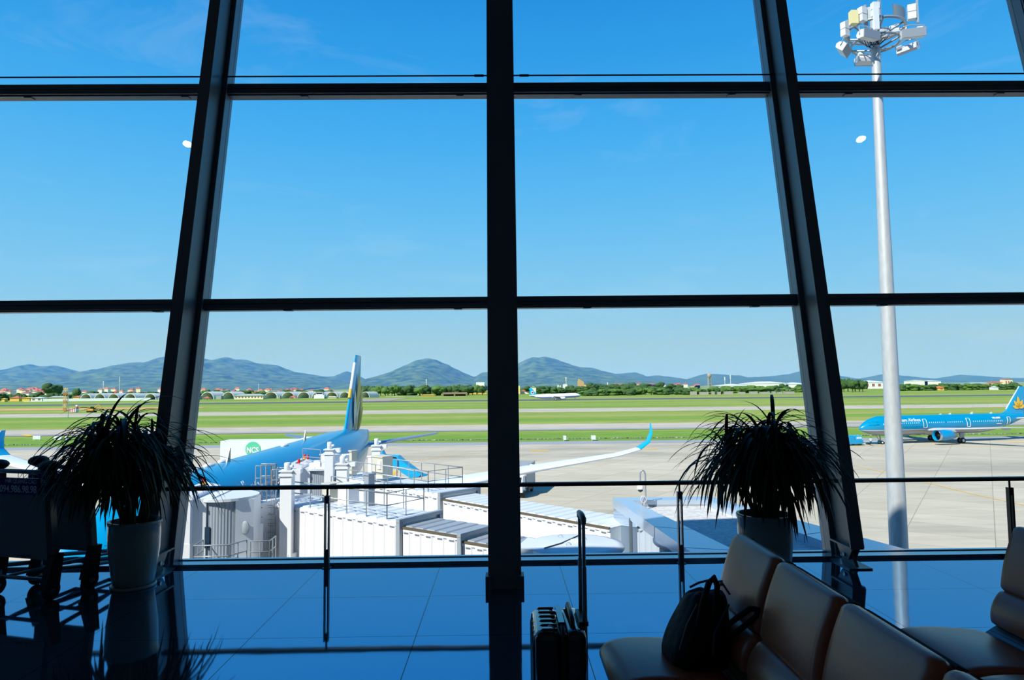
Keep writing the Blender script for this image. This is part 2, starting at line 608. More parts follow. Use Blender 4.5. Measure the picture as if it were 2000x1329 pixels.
def ground_mat(name, base, dry=None, kind='grass'):
    m = bpy.data.materials.new(name); m.use_nodes = True
    n, l = m.node_tree.nodes, m.node_tree.links
    p = n['Principled BSDF']; p.inputs['Roughness'].default_value = .9; p.inputs['Specular IOR Level'].default_value = .2
    g = n.new('ShaderNodeNewGeometry')

    def noi(sc, stretch, det=6):
        mp = n.new('ShaderNodeMapping'); mp.inputs['Scale'].default_value = stretch
        l.new(g.outputs['Position'], mp.inputs[0])
        q = n.new('ShaderNodeTexNoise'); q.inputs['Scale'].default_value = sc; q.inputs['Detail'].default_value = det
        q.inputs['Roughness'].default_value = .62
        l.new(mp.outputs[0], q.inputs['Vector']); return q.outputs[0]

    def rng(x, a, b, c=0, d=1):
        q = n.new('ShaderNodeMapRange')
        for i, v in enumerate((a, b, c, d)): q.inputs[i + 1].default_value = v
        l.new(x, q.inputs[0]); return q.outputs[0]

    def mix(f, a, b, mode='MIX'):
        q = n.new('ShaderNodeMixRGB'); q.blend_type = mode
        for i, v in enumerate((f, a, b)):
            if isinstance(v, tuple): q.inputs[i].default_value = (*v[:3], 1)
            elif isinstance(v, (int, float)): q.inputs[i].default_value = v
            else: l.new(v, q.inputs[i])
        return q.outputs[0]
    if kind == 'grass':
        c = mix(rng(noi(.02, (.12, 1.6, 1)), .42, .6), lin(*base), lin(*dry))
        c = mix(rng(noi(.3, (.25, 1, 1)), .3, .7, .82, 1.15), c, c)
        k = rng(noi(.45, (.3, 1, 1)), .3, .7, .80, 1.18)
        c = mix(1.0, c, k, 'MULTIPLY')
    else:
        c = mix(rng(noi(.05, (.35, 1, 1)), .3, .7), lin(*base), lin(*dry))
        k = rng(noi(.6, (.22, 1.2, 1)), .25, .75, .86, 1.10)
        c = mix(1.0, c, k, 'MULTIPLY')
        st = rng(noi(.035, (.30, 1.5, 1), 4), .52, .72, 0, .48)
        c = mix(st, c, (.16, .155, .15))
        s = n.new('ShaderNodeMapping'); s.inputs['Rotation'].default_value = (0, 0, .62)
        l.new(g.outputs['Position'], s.inputs[0]); b = n.new('ShaderNodeTexBrick'); l.new(s.outputs[0], b.inputs['Vector'])
        b.offset = 0; b.inputs['Scale'].default_value = 1; b.inputs['Brick Width'].default_value = 6.5; b.inputs['Row Height'].default_value = 5
        b.inputs['Mortar Size'].default_value = .035; b.inputs['Mortar Smooth'].default_value = .2
        b.inputs['Color1'].default_value = (1, 1, 1, 1); b.inputs['Color2'].default_value = (.88, .88, .87, 1)
        b.inputs['Mortar'].default_value = (.55, .53, .48, 1)
        c = mix(1.0, c, b.outputs[0], 'MULTIPLY')
    l.new(c, p.inputs['Base Color'])
    return m


m_grass = ground_mat('mown_airfield_grass', (112, 148, 52), (152, 158, 80))
m_conc = ground_mat('apron_concrete', (200, 190, 168), (188, 180, 160), 'conc')
m_conc2 = ground_mat('taxiway_concrete', (198, 188, 170), (186, 178, 162), 'conc')
m_asph = mat('runway_asphalt', (84, 92, 108), .85, var=.1)
m_edge = mat('grey_shoulder_asphalt', (150, 152, 156), .9, var=.08, vscale=.05)
m_yel = mat('yellow_paint', (230, 180, 20), .7)
m_white = mat('white_paint', (225, 226, 224), .45)

struct('ground', MB().b2((-9000, -60, GZ - .6), (9000, 9500, GZ - .10)), m_grass)
struct('apron', MB().b2((-1500, -60, GZ - .3), (1500, 160, GZ)), m_conc)
struct('shoulder', MB().b2((-1500, 152.6, GZ - .02), (1500, 160.3, GZ + .012)), m_edge)
struct('taxiway', MB().b2((-1800, 201, GZ - .3), (1800, 231, GZ)), m_conc2)
struct('shoulder', MB().b2((-1800, 200, GZ - .02), (1800, 206, GZ + .015)), m_edge)
struct('taxiway', MB().b2((-2200, 334, GZ - .3), (2200, 380, GZ + .02)), m_conc2)
struct('runway', MB().b2((-3000, 578, GZ - .3), (3000, 612, GZ + .25)), m_asph)
# rows of grey stones lining a drain in the near grass strip
rnd = random.Random(3)
mb = MB()
for i in range(700):
    x = -330 + i * .95 + rnd.uniform(-.4, .4)
    mb.blob((x, 168.2 + rnd.uniform(-.5, .5), GZ - .05), (rnd.uniform(.25, .5), rnd.uniform(.2, .4), rnd.uniform(.12, .28)), i, nu=5, nv=4)
tag(mb.build('drain_stones', mat('grey_stone', (165, 160, 150), .9, col2=(70, 66, 58), vscale=.8)), 'line of grey rubble stones along the drain in the near grass strip', 'stones', kind='stuff')
struct('ditch', MB().b2((-330, 167.6, GZ - .09), (340, 169.0, GZ - .08)), mat('ditch_soil', (96, 92, 60), .95))
struct('dirt_strip', MB().b2((-350, 455, GZ - .2), (-232, 490, GZ + .0)), mat('orange_soil', (206, 152, 100), .95, var=.1, vscale=.1))
struct('dirt_strip', MB().b2((-232, 462, GZ - .2), (-205, 478, GZ + .0)), MATS['orange_soil'])
p0 = atZ(702, 784, GZ); p1 = atZ(812, 776, GZ)
mb = MB(); pts = [atZ(700, 784.5, GZ), atZ(760, 783.5, GZ), atZ(800, 777.5, GZ), atZ(700, 780, GZ)]
mb.hexa([q + Vector((0, 0, -.3)) for q in pts] + [q + Vector((0, 0, .1)) for q in pts])
struct('dirt_road', mb, mat('brown_soil', (158, 146, 130), .95))


def paint(pts, w, z=GZ + .012, m=None, name='painted_line'):
    mb = MB(); P = [Vector((q[0], q[1], z)) for q in pts]
    L = []; R = []
    for i, q in enumerate(P):
        t = (P[min(i + 1, len(P) - 1)] - P[max(i - 1, 0)]).normalized(); nn = Vector((-t.y, t.x, 0)) * w / 2
        L.append(q + nn); R.append(q - nn)
    n = len(P)
    vs = L + R + [q + Vector((0, 0, .006)) for q in L + R]
    fs = []
    for i in range(n - 1):
        fs += [(i, i + 1, n + i + 1, n + i), (2 * n + n + i, 2 * n + n + i + 1, 2 * n + i + 1, 2 * n + i)]
    mb.add(vs, fs, False)
    struct(name, mb, m or m_yel)


g = lambda x, y: atZ(x, y, GZ)
paint([g(1640, 905), g(1700, 917), g(1780, 936), g(1900, 966), g(2040, 996)], .22)
paint([g(796, 907), g(812, 902), g(838, 897), g(880, 891), g(945, 885)], .25)
for (xa, xb, y, w) in ((1036, 1072, 880.5, 1.6), (1252, 1283, 877.5, 1.5), (1972, 2030, 864, 1.2), (352, 375, 884.5, 1.4), (1636, 1724, 871.5, .5)):
    a = g(xa, y); b = g(xb, y + (.3 if w > 1 else -1)); paint([a, b], w)
paint([g(45, 849), g(61, 852)], 1.5); paint([g(134, 847), g(150, 845.5)], 1.5); paint([g(18, 906), g(38, 903), g(47, 897)], .35)
for x0 in (1440, 1600, 1850, 1885): paint([g(x0, 794.5), g(x0 + 10, 794.3)], 1.5)
paint([g(1690, 862), g(2100, 859)], .3)
paint([g(765, 929), g(775, 921)], .6)
# white marker boxes on the grass
for px, py, w, d, la in ((72, 860, 2.0, .3, 'leftmost white marker board standing on the near grass strip'), (113, 861, 2.0, .3, 'white marker board on the grass left of the plant leaves'),
                         (130, 861, .5, .5, 'small white marker post beside the marker board'), (1103, 861, .6, 1.6, 'narrow white marker board on the grass under the taxiing plane'),
                         (1159, 860.5, .9, 1.6, 'white marker board on the grass left of the wing tip')):
    q = g(px, py)
    t = thing('marker_board', la, 'marker', (q.x, q.y, GZ - .1))
    MB().box((0, 0, .75), (w, d, .9)).build('panel', m_white, t)
    for k_ in (-1, 1): MB().b2((k_ * w * .35 - .05, -.06, 0), (k_ * w * .35 + .05, .06, .5)).build('stand', m_white, t)
# ================================================================== airliners
def livery(name, top, belly, zcut, line=None, zl=(0, 0), rough=.22, stripe=None):
    m = bpy.data.materials.new(name); m.use_nodes = True
    n, l = m.node_tree.nodes, m.node_tree.links
    p = n['Principled BSDF']; p.inputs['Roughness'].default_value = rough; p.inputs['Coat Weight'].default_value = .2
    tc = n.new('ShaderNodeTexCoord'); s = n.new('ShaderNodeSeparateXYZ'); l.new(tc.outputs['Object'], s.inputs[0])
    prev = None

    def layer(prev, lo, hi, col):
        c = n.new('ShaderNodeMath'); c.operation = 'GREATER_THAN'; c.inputs[1].default_value = lo; l.new(s.outputs['Z'], c.inputs[0])
        d = n.new('ShaderNodeMath'); d.operation = 'LESS_THAN'; d.inputs[1].default_value = hi; l.new(s.outputs['Z'], d.inputs[0])
        e = n.new('ShaderNodeMath'); e.operation = 'MULTIPLY'; l.new(c.outputs[0], e.inputs[0]); l.new(d.outputs[0], e.inputs[1])
        x = n.new('ShaderNodeMixRGB'); l.new(e.outputs[0], x.inputs[0]); x.inputs[2].default_value = (*lin(*col), 1)
        if isinstance(prev, tuple): x.inputs[1].default_value = (*prev, 1)
        else: l.new(prev, x.inputs[1])
        return x.outputs[0]
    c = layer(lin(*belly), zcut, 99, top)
    if line: c = layer(c, zl[0], zl[1], line)
    l.new(c, p.inputs['Base Color'])
    MATS[name] = m
    return m


def airfoil(le, chord, th, up=Vector((0, 0, 1)), n=7, back=Vector((-1, 0, 0))):
    le = Vector(le); pts = []
    xs = [(1 - math.cos(PI * i / n)) / 2 for i in range(n + 1)]
    f = lambda x: th * 5 * (.2969 * math.sqrt(x) - .126 * x - .3516 * x * x + .2843 * x ** 3 - .1015 * x ** 4)
    for x in xs: pts.append(le + back * (x * chord) + up * (f(x) * chord))
    for x in reversed(xs[1:-1]): pts.append(le + back * (x * chord) - up * (f(x) * chord * .8))
    return pts


def airliner(name, label, loc, rz, P, pitch=0, group=None):
    """local space: nose at x=0 pointing +x, y to the left wing, z=0 at the tyres"""
    t = thing(name, label, 'plane', loc, rz, group)
    if pitch: t.rotation_euler = (0, pitch, rz)
    L, R, zc = P['L'], P['R'], P['zc']
    nn = 36
    mb = MB(); rs = []
    nose = P['nose']; tail = P['tail']
    st = [(0.0, .03, nose)] + [(.015 * L * q, math.sin(min(1, q / 8.5) * PI / 2) ** .62, zc + (nose - zc) * max(0, 1 - q / 7.0) ** 1.5) for q in (.15, .4, .8, 1.3, 2, 3, 4, 5, 6, 7, 8.5)]
    st += [(L * s_, 1, zc) for s_ in (.2, .3, .4, .5, .6, .66)]
    for q in (.70, .74, .78, .82, .86, .90, .94, .97, .99, 1.0):
        u = (q - .66) / .34
        r = 1 - .93 * u ** 1.75
        top = zc + R * P['ry'] * (1 - P['tdrop'] * u ** 2)
        st.append((L * q, max(r, .07), top - R * P['ry'] * max(r, .07)))
    for s_, r, z in st:
        ring = []
        for k in range(nn):
            a = 2 * PI * k / nn
            ring.append(Vector((-s_, R * r * math.sin(a), z + R * P['ry'] * r * math.cos(a))))
        rs.append(ring)
    mb.rings(rs); mb.build('fuselage', P['m_body'], t)

    def rad(s_):          # half width and centre at a station
        for (a, ra, za), (b, rb, zb) in zip(st, st[1:]):
            if a <= s_ <= b:
                u = (s_ - a) / (b - a); return R * (ra + (rb - ra) * u), za + (zb - za) * u
        return R, zc

    def skin(s_, z, off=.02, side=1):
        r, c = rad(s_); v = (z - c) / (r * P['ry']); v = max(-.999, min(.999, v))
        return Vector((-s_, side * (r * math.sqrt(1 - v * v) + off), z))
    P['skin'] = skin
    # belly fairing
    w = P['wing']
    mb = MB(); rs = []
    for q in range(9):
        u = q / 8; s_ = w['s'] - 2 + (w['c0'] + 5) * u; k = math.sin(PI * min(max(u, .04), .96)) ** .5
        rs.append([Vector((-s_, R * 1.0 * k * math.sin(2 * PI * j / 20), zc - R * P['ry'] * .62 + R * .5 * k * math.cos(2 * PI * j / 20))) for j in range(20)])
    mb.rings(rs).build('belly_fairing', P['m_belly'], t)
    for s in (1, -1):
        secs = []
        for (y, ds, ch, z, th, up) in w['secs']:
            secs.append(airfoil((-(w['s'] + ds), s * y, z), ch, th, Vector((0, -s * math.sin(up), math.cos(up)))))
        if s < 0: secs = [list(reversed(q)) for q in secs]
        nw = w.get('nwing', len(secs))
        wo = MB().rings(secs[:nw]).build('wing', P['m_wing'], t)
        if nw < len(secs):
            MB().rings(secs[nw - 1:]).build('winglet', P['m_tip'], wo)
        if w.get('fence'):
            y, ds, ch, z = w['fence']
            MB().prism([(0, 0), (ch * .9, 1.0), (ch * 1.25, 1.0), (ch, .1), (ch * 1.2, -.75), (ch * .8, -.75)], lambda q: (-(w['s'] + ds + q[0]), s * y - .03, z + q[1]), lambda q: (-(w['s'] + ds + q[0]), s * y + .03, z + q[1])).build('wing_fence', P['m_wingtip'], wo)
        for (y, s0, ln) in w['fairings']:
            zf = [a_[3] + (b_[3] - a_[3]) * (y - a_[0]) / (b_[0] - a_[0]) for a_, b_ in zip(w['secs'], w['secs'][1:]) if a_[0] <= y <= b_[0]][0]
            MB().blob((-s0, s * y, zf - .22), (ln / 2, .28, .3), 1, 0).build('flap_fairing', P['m_wing'], wo)
        # engine
        e = P['eng']
        en = MB(); r = e['r']; S = -e['s']
        en.lathe([(r * .80, S - .5), (r * .86, S - .1), (r * .93, S + .02)], (0, s * e['y'], e['z']), 28, 'x', cap=False)
        en.lathe([(r * .93, S + .02), (r * 1.0, S - .15 * e['l']), (r * 1.02, S - .4 * e['l']), (r * .9, S - .78 * e['l']), (r * .8, S - .82 * e['l'])], (0, s * e['y'], e['z']), 28, 'x', cap=False)
        eo = en.build('engine', e['m'], t)
        MB().lathe([(r * .94, S + .03), (r * .99, S + .0), (r * 1.003, S - .10 * e['l'])], (0, s * e['y'], e['z']), 28, 'x', cap=False).build('intake_lip', P['m_lip'], eo)
        MB().lathe([(.02, S - .35), (r * .25, S - .7), (r * .83, S - .72), (r * .83, S - .9)], (0, s * e['y'], e['z']), 28, 'x').build('fan', m_dark, eo)
        MB().lathe([(r * .86, S - .76 * e['l']), (r * .62, S - .98 * e['l']), (r * .3, S - 1.1 * e['l'])], (0, s * e['y'], e['z']), 24, 'x').build('exhaust_cone', P['m_metal'], eo)
        py = MB(); yy = s * e['y']
        py.hexa([Vector((-(e['s'] + a * e['l']), yy + b, e['z'] + c)) for a, b, c in ((.25, -.12, r * .8), (.25, .12, r * .8), (1.15, .12, r * .55), (1.15, -.12, r * .55), (.3, -.1, r * 1.1), (.3, .1, r * 1.1), (1.5, .1, e['pz'] - e['z']), (1.5, -.1, e['pz'] - e['z']))])
        py.build('pylon', P['m_wing'], t)
        # stabiliser
        h = P['stab']
        secs = [airfoil((-(h['s'] + ds), s * y, z), ch, .10) for y, ds, ch, z in h['secs']]
        if s < 0: secs = [list(reversed(q)) for q in secs]
        MB().rings(secs).build('stabiliser', P['m_stab'], t)
    f = P['fin']
    secs = []
    for z, ds, ch in f['secs']:
        secs.append(airfoil((-(f['s'] + ds), 0, z), ch, f.get('th', .10), Vector((0, -1, 0))))
    fo = MB().rings(secs).build('tail_fin', f['m'], t)
    mb = MB(); z0, ds, ch = f['secs'][0]; z1 = z0 + f['dors'][1]
    mb.prism([(f['s'] - f['dors'][0], rad(f['s'] - f['dors'][0])[1] + rad(f['s'] - f['dors'][0])[0] * P['ry'] - .1), (f['s'] + 1.4, z0 - .2), (f['s'] + f['dors'][2], z1), (f['s'] - .6, z0 + f['dors'][1] * .25)],
             lambda q: (-q[0], -.16, q[1]), lambda q: (-q[0], .16, q[1])).build('dorsal_fillet', f['m'], fo)
    # gear
    for i, (s_, y, n, wr) in enumerate(P['gear']):
        g_ = MB().tube((-s_, y, wr), (-s_ + .15, y * .92, zc - R * P['ry'] * (.8 if abs(y) > 1 else .75)), .13, n=10)
        g_.tube((-s_, y, wr * 1.1), (-s_ + (1.3 if abs(y) < 1 else 0), y * (.55 if abs(y) > 1 else 1), zc - R * .85), .07)
        g_.tube((-s_, y - .42, wr), (-s_, y + .42, wr), .08)
        go = g_.build('landing_gear', P['m_metal'], t)
        for q in range(n):
            for sy in (-1, 1):
                dx = (q - (n - 1) / 2) * wr * 2.3
                c = (-s_ + dx, y + sy * .40, 0)
                wv = MB().lathe([(wr * .55, -.16), (wr * .92, -.17), (wr, -.1), (wr, .1), (wr * .92, .17), (wr * .55, .16)], (c[0], c[1], wr), 20, 'y').build('wheel', m_dark, go)
                MB().lathe([(wr * .5, -.165), (wr * .54, 0), (wr * .5, .165)], (c[0], c[1], wr), 14, 'y').build('rim', m_white, go)
        if abs(y) > 1:
            MB().b2((-s_ - .5, y + .25 * (1 if y > 0 else -1), wr * 1.6), (-s_ + .5, y + .3 * (1 if y > 0 else -1), wr * 1.6 + 1.2)).build('gear_door', P['m_belly'], t)
    # flight deck windows
    for s in (1, -1):
        for (a, b, za, zb) in P['cockpit']:
            mb = MB(); N = 6
            vs = [skin(a + (b - a) * u, za + (zb - za) * v + P.get('cslope', 0) * u, .012, s) for v in (0, 1) for u in [i / N for i in range(N + 1)]]
            mb.add(vs, [(i, i + 1, N + 2 + i, N + 1 + i) for i in range(N)], True)
            mb.build('cockpit_window', P['m_glass'], t)
    # cabin windows
    first = None
    for s_ in P['windows']:
        if first is None:
            mb = MB(); w_, h_ = .14, .2
            ring = [(-w_ / 2 * math.cos(a) * 1.1, h_ * math.sin(a)) for a in [2 * PI * k / 10 for k in range(10)]]
            mb.prism(ring, lambda q: (q[0], 0, q[1]), lambda q: (q[0], .03, q[1]))
            first = mb.build('cabin_window', P['m_win'], t); o = first
        else:
            o = first.copy(); COL.objects.link(o)
        sk = skin(s_, P['wz'], -.012)
        o.location = sk
    for s_ in P['doors']:
        z0, z1, w_ = P['door']
        loop = []
        for a, b in (((0, z0), (0, z1)), ((0, z1), (w_, z1)), ((w_, z1), (w_, z0)), ((w_, z0), (0, z0))):
            for i in range(5):
                u = i / 5; loop.append(skin(s_ + a[0] + (b[0] - a[0]) * u, a[1] + (b[1] - a[1]) * u, .01))
        do = MB().path(loop, .055, 6, closed=True).build('door_outline', m_white, t)
    return t


m_vblue = livery('blue_livery_grey_belly', (0, 138, 180), (150, 152, 156), 2.95, (215, 220, 222), (2.95, 3.08))
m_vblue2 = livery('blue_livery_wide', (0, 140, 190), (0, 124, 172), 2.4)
m_cwhite = livery('white_livery_blue_stripe', (238, 238, 240), (214, 216, 220), 2.2, (28, 66, 170), (2.85, 3.35))
m_wing = mat('pale_wing_skin', (205, 212, 216), .3, .15)
m_wingw = mat('white_wing_paint', (232, 235, 238), .35)
m_blue = mat('sky_blue_paint', (0, 150, 196), .25, coat=.4)
m_cyan = mat('cyan_paint', (0, 170, 215), .35)
m_gold = mat('gold_paint', (226, 176, 52), .4)
m_lip = mat('polished_lip', (205, 208, 212), .15, .9)
m_metal = mat('dull_metal', (150, 148, 142), .4, .6)
m_cglass = mat('dark_cockpit_glass', (22, 30, 40), .08)
m_winlit = mat('pale_cabin_window', (205, 218, 228), .25)

A321 = dict(L=44.5, R=1.98, ry=1.05, zc=3.85, nose=3.35, tail=5.0, tdrop=.12, m_body=m_vblue, m_belly=mat('grey_belly_paint', (165, 166, 170), .3),
            m_wing=mat('grey_wing_underside', (178, 182, 184), .3), m_wingtip=m_wingw, m_tip=m_white, m_lip=m_lip, m_metal=m_metal, m_stab=m_wing, m_glass=m_cglass, m_win=m_winlit,
            wing=dict(s=15.2, c0=7.2, secs=[(1.2, 0, 7.2, 2.75, .13, 0), (6.4, 3.1, 4.3, 3.2, .12, 0), (17.0, 8.9, 1.6, 4.05, .10, 0)], fence=(17.02, 8.9, 1.6, 4.05), fairings=[(4.5, 21.6, 3.0), (8.5, 22.4, 2.8), (12.6, 23.6, 2.4)]),
            fz=2.85, eng=dict(s=13.6, l=4.6, y=5.75, z=1.98, r=1.12, m=mat('blue_nacelle', (0, 140, 190), .28, coat=.4), pz=3.1),
            stab=dict(s=39.4, secs=[(.4, 0, 3.9, 4.7), (6.2, 3.3, 1.5, 5.3)]),
            fin=dict(s=37.2, m=m_blue, secs=[(5.4, 0, 6.0), (11.75, 4.7, 2.2)], dors=(3.2, 1.1, 1.2)),
            gear=[(5.1, 0, 1, .38), (21.8, 3.8, 1, .6), (21.8, -3.8, 1, .6)],
            cockpit=[(1.45, 2.15, 4.05, 4.62), (2.25, 2.85, 4.05, 4.78), (2.95, 3.5, 4.1, 4.78)],
            windows=[6.8 + .53 * i for i in range(13)] + [15.8 + .53 * i for i in range(17) if i != 8] + [27.2 + .53 * i for i in range(16)],
            wz=4.35, doors=[5.0, 14.3, 25.5, 36.9], door=(3.3, 5.1, .85))


def lotus(parent, S, z0, sc, side, yoff, m, flip=1, petals=None):
    """five-petal lotus emblem lying on the fin"""
    mb = MB()
    for ang, ln, wd in petals or ((-78, 1.75, .42), (-40, 2.0, .46), (-5, 2.5, .46), (32, 2.0, .46), (70, 1.75, .42)):
        a = math.radians(ang); d = Vector((math.sin(a), math.cos(a))); e = Vector((d.y, -d.x))
        pts = []
        for k in range(13):
            u = k / 12; pts.append((u, math.sin(PI * u) ** .8 * (1 - .25 * u)))
        poly = [d * (ln * u * sc) + e * (wd * v * sc) for u, v in pts] + [d * (ln * u * sc) - e * (wd * v * sc) for u, v in reversed(pts[1:-1])]
        mb.prism([(q.x, q.y) for q in poly], lambda q: (-(S + flip * q[0]), side * yoff, z0 + q[1]), lambda q: (-(S + flip * q[0]), side * (yoff + .03), z0 + q[1]))
    return mb.build('lotus_emblem', m, parent)


ng = atZ(1720, 868, GZ); ang = math.atan2(3.7, 16.8)
fw = Vector((-math.cos(ang), -math.sin(ang), 0))
nz = ng + fw * 5.1
pl = airliner('airliner', 'blue twin-engine airliner with golden lotus tail being towed on the apron at right', (nz.x, nz.y, GZ), math.atan2(fw.y, fw.x), A321)
lotus(pl, 41.6, 7.0, 1.05, 1, .28, m_gold)
MB().path([Vector((-(37.25 + .02 * i), .0, 5.5)) + Vector((-4.7 * i / 10, 0, 6.25 * i / 10)) for i in range(2, 11)], .12, 8).build('fin_leading_edge', m_white, pl)
M_ = WM[pl.name]


def hull_text(pl, body, s0, z, size, m, name, bold=.0, side=1, tilt=0):
    sk = A321['skin'](s0, z, .015)
    Mx = M_ @ frame(sk, (-1, 0, 0), (0, 1, tilt))
    return text_part(name, body, size, Mx, m, pl, .012, bold=bold)


hull_text(pl, 'Vietnam Airlines', 7.1, 4.72, 1.0, m_white, 'airline_name', .012, tilt=.42)
hull_text(pl, 'VN-A399', 32.6, 4.85, .55, m_white, 'registration', .03, tilt=.5)
MB().box(A321['skin'](33.8, 3.75, .0), (2.2, .05, .14)).build('small_flag_stripe', m_white, pl)
hull_text(pl, '0', 4.35, 4.1, .5, m_white, 'round_badge', .01, tilt=.2)
for s_, h in ((7.4, .4), (20.5, .22), (23.0, .3), (28.8, .45), (34.0, .3)):
    MB().hexa([Vector((-s_ + a * .35, b * .04, 5.9 + c)) for a, b, c in ((1, -1, 0), (1, 1, 0), (-1, 1, 0), (-1, -1, 0), (-.4, -1, h), (-.4, 1, h), (-1.2, 1, h), (-1.2, -1, h))]).build('antenna', m_white, pl)

# taxiing white plane far off on the runway
AW = dict(A321); AW.update(m_body=m_cwhite, m_belly=m_white, m_wing=mat('even_wing_grey', (170, 176, 184), .4), m_stab=m_white, m_wingtip=m_white, windows=[], doors=[])  # one even grey over the wings and pylons
AW['eng'] = dict(A321['eng'], m=m_white)
AW['fin'] = dict(A321['fin'], m=mat('bright_cyan_fin', (0, 176, 222), .3))
q = atZ(1143.5, 783.3, GZ)
pw = airliner('airliner', 'white airliner with cyan tail and blue stripe rolling on the far runway', (q.x + .6, 592, GZ + .25), 0.0, AW, pitch=math.radians(-2.0))
MB().lathe([(1.35, 0), (1.35, .03)], (-41.4, -.32, 7.8), 20, 'y').build('round_emblem', m_white, pw)
mb = MB(); 
for a_ in (-60, -30, 0, 30, 60):
    a = math.radians(a_); mb.hexa([Vector((-41.4 + x, -.40 + y * .02, 7.2 + z)) for x, y, z in ((-.16, 0, 0), (.16, 0, 0), (.16, 1, 0), (-.16, 1, 0), (math.sin(a) * 1.2 - .3, 0, math.cos(a) * 1.25), (math.sin(a) * 1.2 + .3, 0, math.cos(a) * 1.25), (math.sin(a) * 1.2 + .3, 1, math.cos(a) * 1.25), (math.sin(a) * 1.2 - .3, 1, math.cos(a) * 1.25))])
mb.build('red_flower_emblem', mat('red_paint', (205, 60, 60), .4), pw)
MB().b2((-2.2, -.3, 2.95), (-.3, .3, 3.3)).build('nose_stripe', mat('navy_paint', (28, 66, 170), .3), pw)

# the wide-body at the gate
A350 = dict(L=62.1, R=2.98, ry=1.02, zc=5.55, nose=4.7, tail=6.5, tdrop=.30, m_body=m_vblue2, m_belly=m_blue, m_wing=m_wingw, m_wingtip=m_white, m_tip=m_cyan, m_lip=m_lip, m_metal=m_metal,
            m_stab=mat('bare_metal_stabiliser', (160, 172, 188), .22, .6), m_glass=m_cglass, m_win=m_winlit,
            wing=dict(s=18.1, c0=11.5, nwing=5, secs=[(2.0, 0, 12.5, 4.2, .13, 0), (10, 6.2, 7.6, 5.0, .11, .05), (20, 13.0, 4.9, 5.9, .10, .07), (28.2, 18.6, 3.0, 6.5, .10, .12), (30.6, 20.4, 2.5, 6.9, .09, .4),
                                            (31.8, 21.7, 2.0, 7.5, .09, .8), (32.35, 23.0, 1.4, 8.35, .09, 1.15), (32.5, 24.2, .6, 9.2, .08, 1.3)], fairings=[(8, 30.6, 4), (14, 33, 3.6), (20, 35.6, 3.2)]),
            fz=4.7, eng=dict(s=17.6, l=6.5, y=10.5, z=2.9, r=1.75, m=m_blue, pz=4.6),
            stab=dict(s=53.2, secs=[(1.0, 0, 6.4, 6.2), (9.35, 4.8, 2.4, 7.3)]),
            fin=dict(s=48.4, m=m_blue, th=.085, secs=[(7.4, 0, 8.2), (17.0, 6.4, 3.3)], dors=(4.5, 1.2, 1.2)),
            gear=[(4.6, 0, 1, .5), (29.1, 5.3, 2, .68), (29.1, -5.3, 2, .68)],
            cockpit=[(1.7, 3.0, 5.9, 6.7)], windows=[], wz=6, doors=[6.4, 18.2], door=(5.0, 7.0, 1.05))
pa = airliner('airliner', 'large blue wide-body airliner parked nose-in at the white jet bridges', (-17.25, 27.0, GZ), -PI / 2 + .006, A350)
m_wcream = mat('cream_paint', (205, 205, 190), .4); m_olive = mat('gold_green_paint', (186, 172, 78), .4)
lotus(pa, 54.2, 8.0, 1.35, 1, .34, m_olive, petals=((12, 5.2, 1.0), (30, 4.6, .9), (50, 3.2, .6)))
lotus(pa, 52.8, 8.2, 1.0, 1, .36, m_wcream, petals=((2, 4.6, .8), (25, 2.2, .5), (38, 4.8, .35)))
MB().path([(-(48.45 + .667 * (z - 7.4)), 0, z) for z in (12.9, 14, 15, 16)], .17, 8).build('fin_leading_edge', m_wingw, pa)
MB().path([(-(48.45 + .667 * (z - 7.4)), 0, z) for z in (11.9, 12.9)], .2, 8).build('gold_edge_patch', m_gold, pa)
for s_, y_ in ((16.6, -.3), (14.2, -.2), (12.6, -.2), (28, 0)):
    MB().blob((-s_, y_, 5.55 + 3.02), (.7, .28, .16), 1, 0).build('antenna_dome', m_white, pa)
for s_ in (16.6, 33.6):
    MB().hexa([Vector((-s_ + a * .3, b * .04, 8.5 + c)) for a, b, c in ((1, -1, 0), (1, 1, 0), (-1, 1, 0), (-1, -1, 0), (-.6, -1, .9), (-.6, 1, .9), (-1.0, 1, .9), (-1.0, -1, .9))]).build('antenna', m_metal, pa)
Mx = WM[pa.name] @ frame(Vector((-12.6, 2.72, 6.9)), (-1, 0, 0), (0, 1, .6))
text_part('fuselage_lettering', '" otu', 1.5, Mx, mat('pale_blue_lettering', (150, 190, 215), .4), pa, .02, shear=.3)
# ================================================================== jet bridges
m_jb = mat('white_bridge_paint', (232, 233, 234), .35, var=.03, vscale=.6)
m_jbroof = mat('bridge_roof_paint', (212, 218, 222), .4, var=.05, vscale=.5)
m_galv = mat('galvanised_rail', (158, 166, 172), .35, .3)
m_gasket = mat('brown_weather_strip', (96, 84, 60), .7)
m_frame = mat('grey_bridge_frame', (150, 158, 166), .4)
m_bel = mat('grey_bellows_fabric', (160, 158, 150), .8, col2=(120, 118, 112), vscale=3)
m_red = mat('red_beacon', (205, 24, 28), .3)
m_beige = mat('beige_unit', (206, 200, 180), .5)
m_darkg = mat('dark_grey', (48, 52, 58), .5)


def lf(P0, d, w):
    P0, d, w = Vector(P0), Vector(d), Vector(w)
    return lambda l, s, z: P0 + d * l + w * s + Vector((0, 0, z))


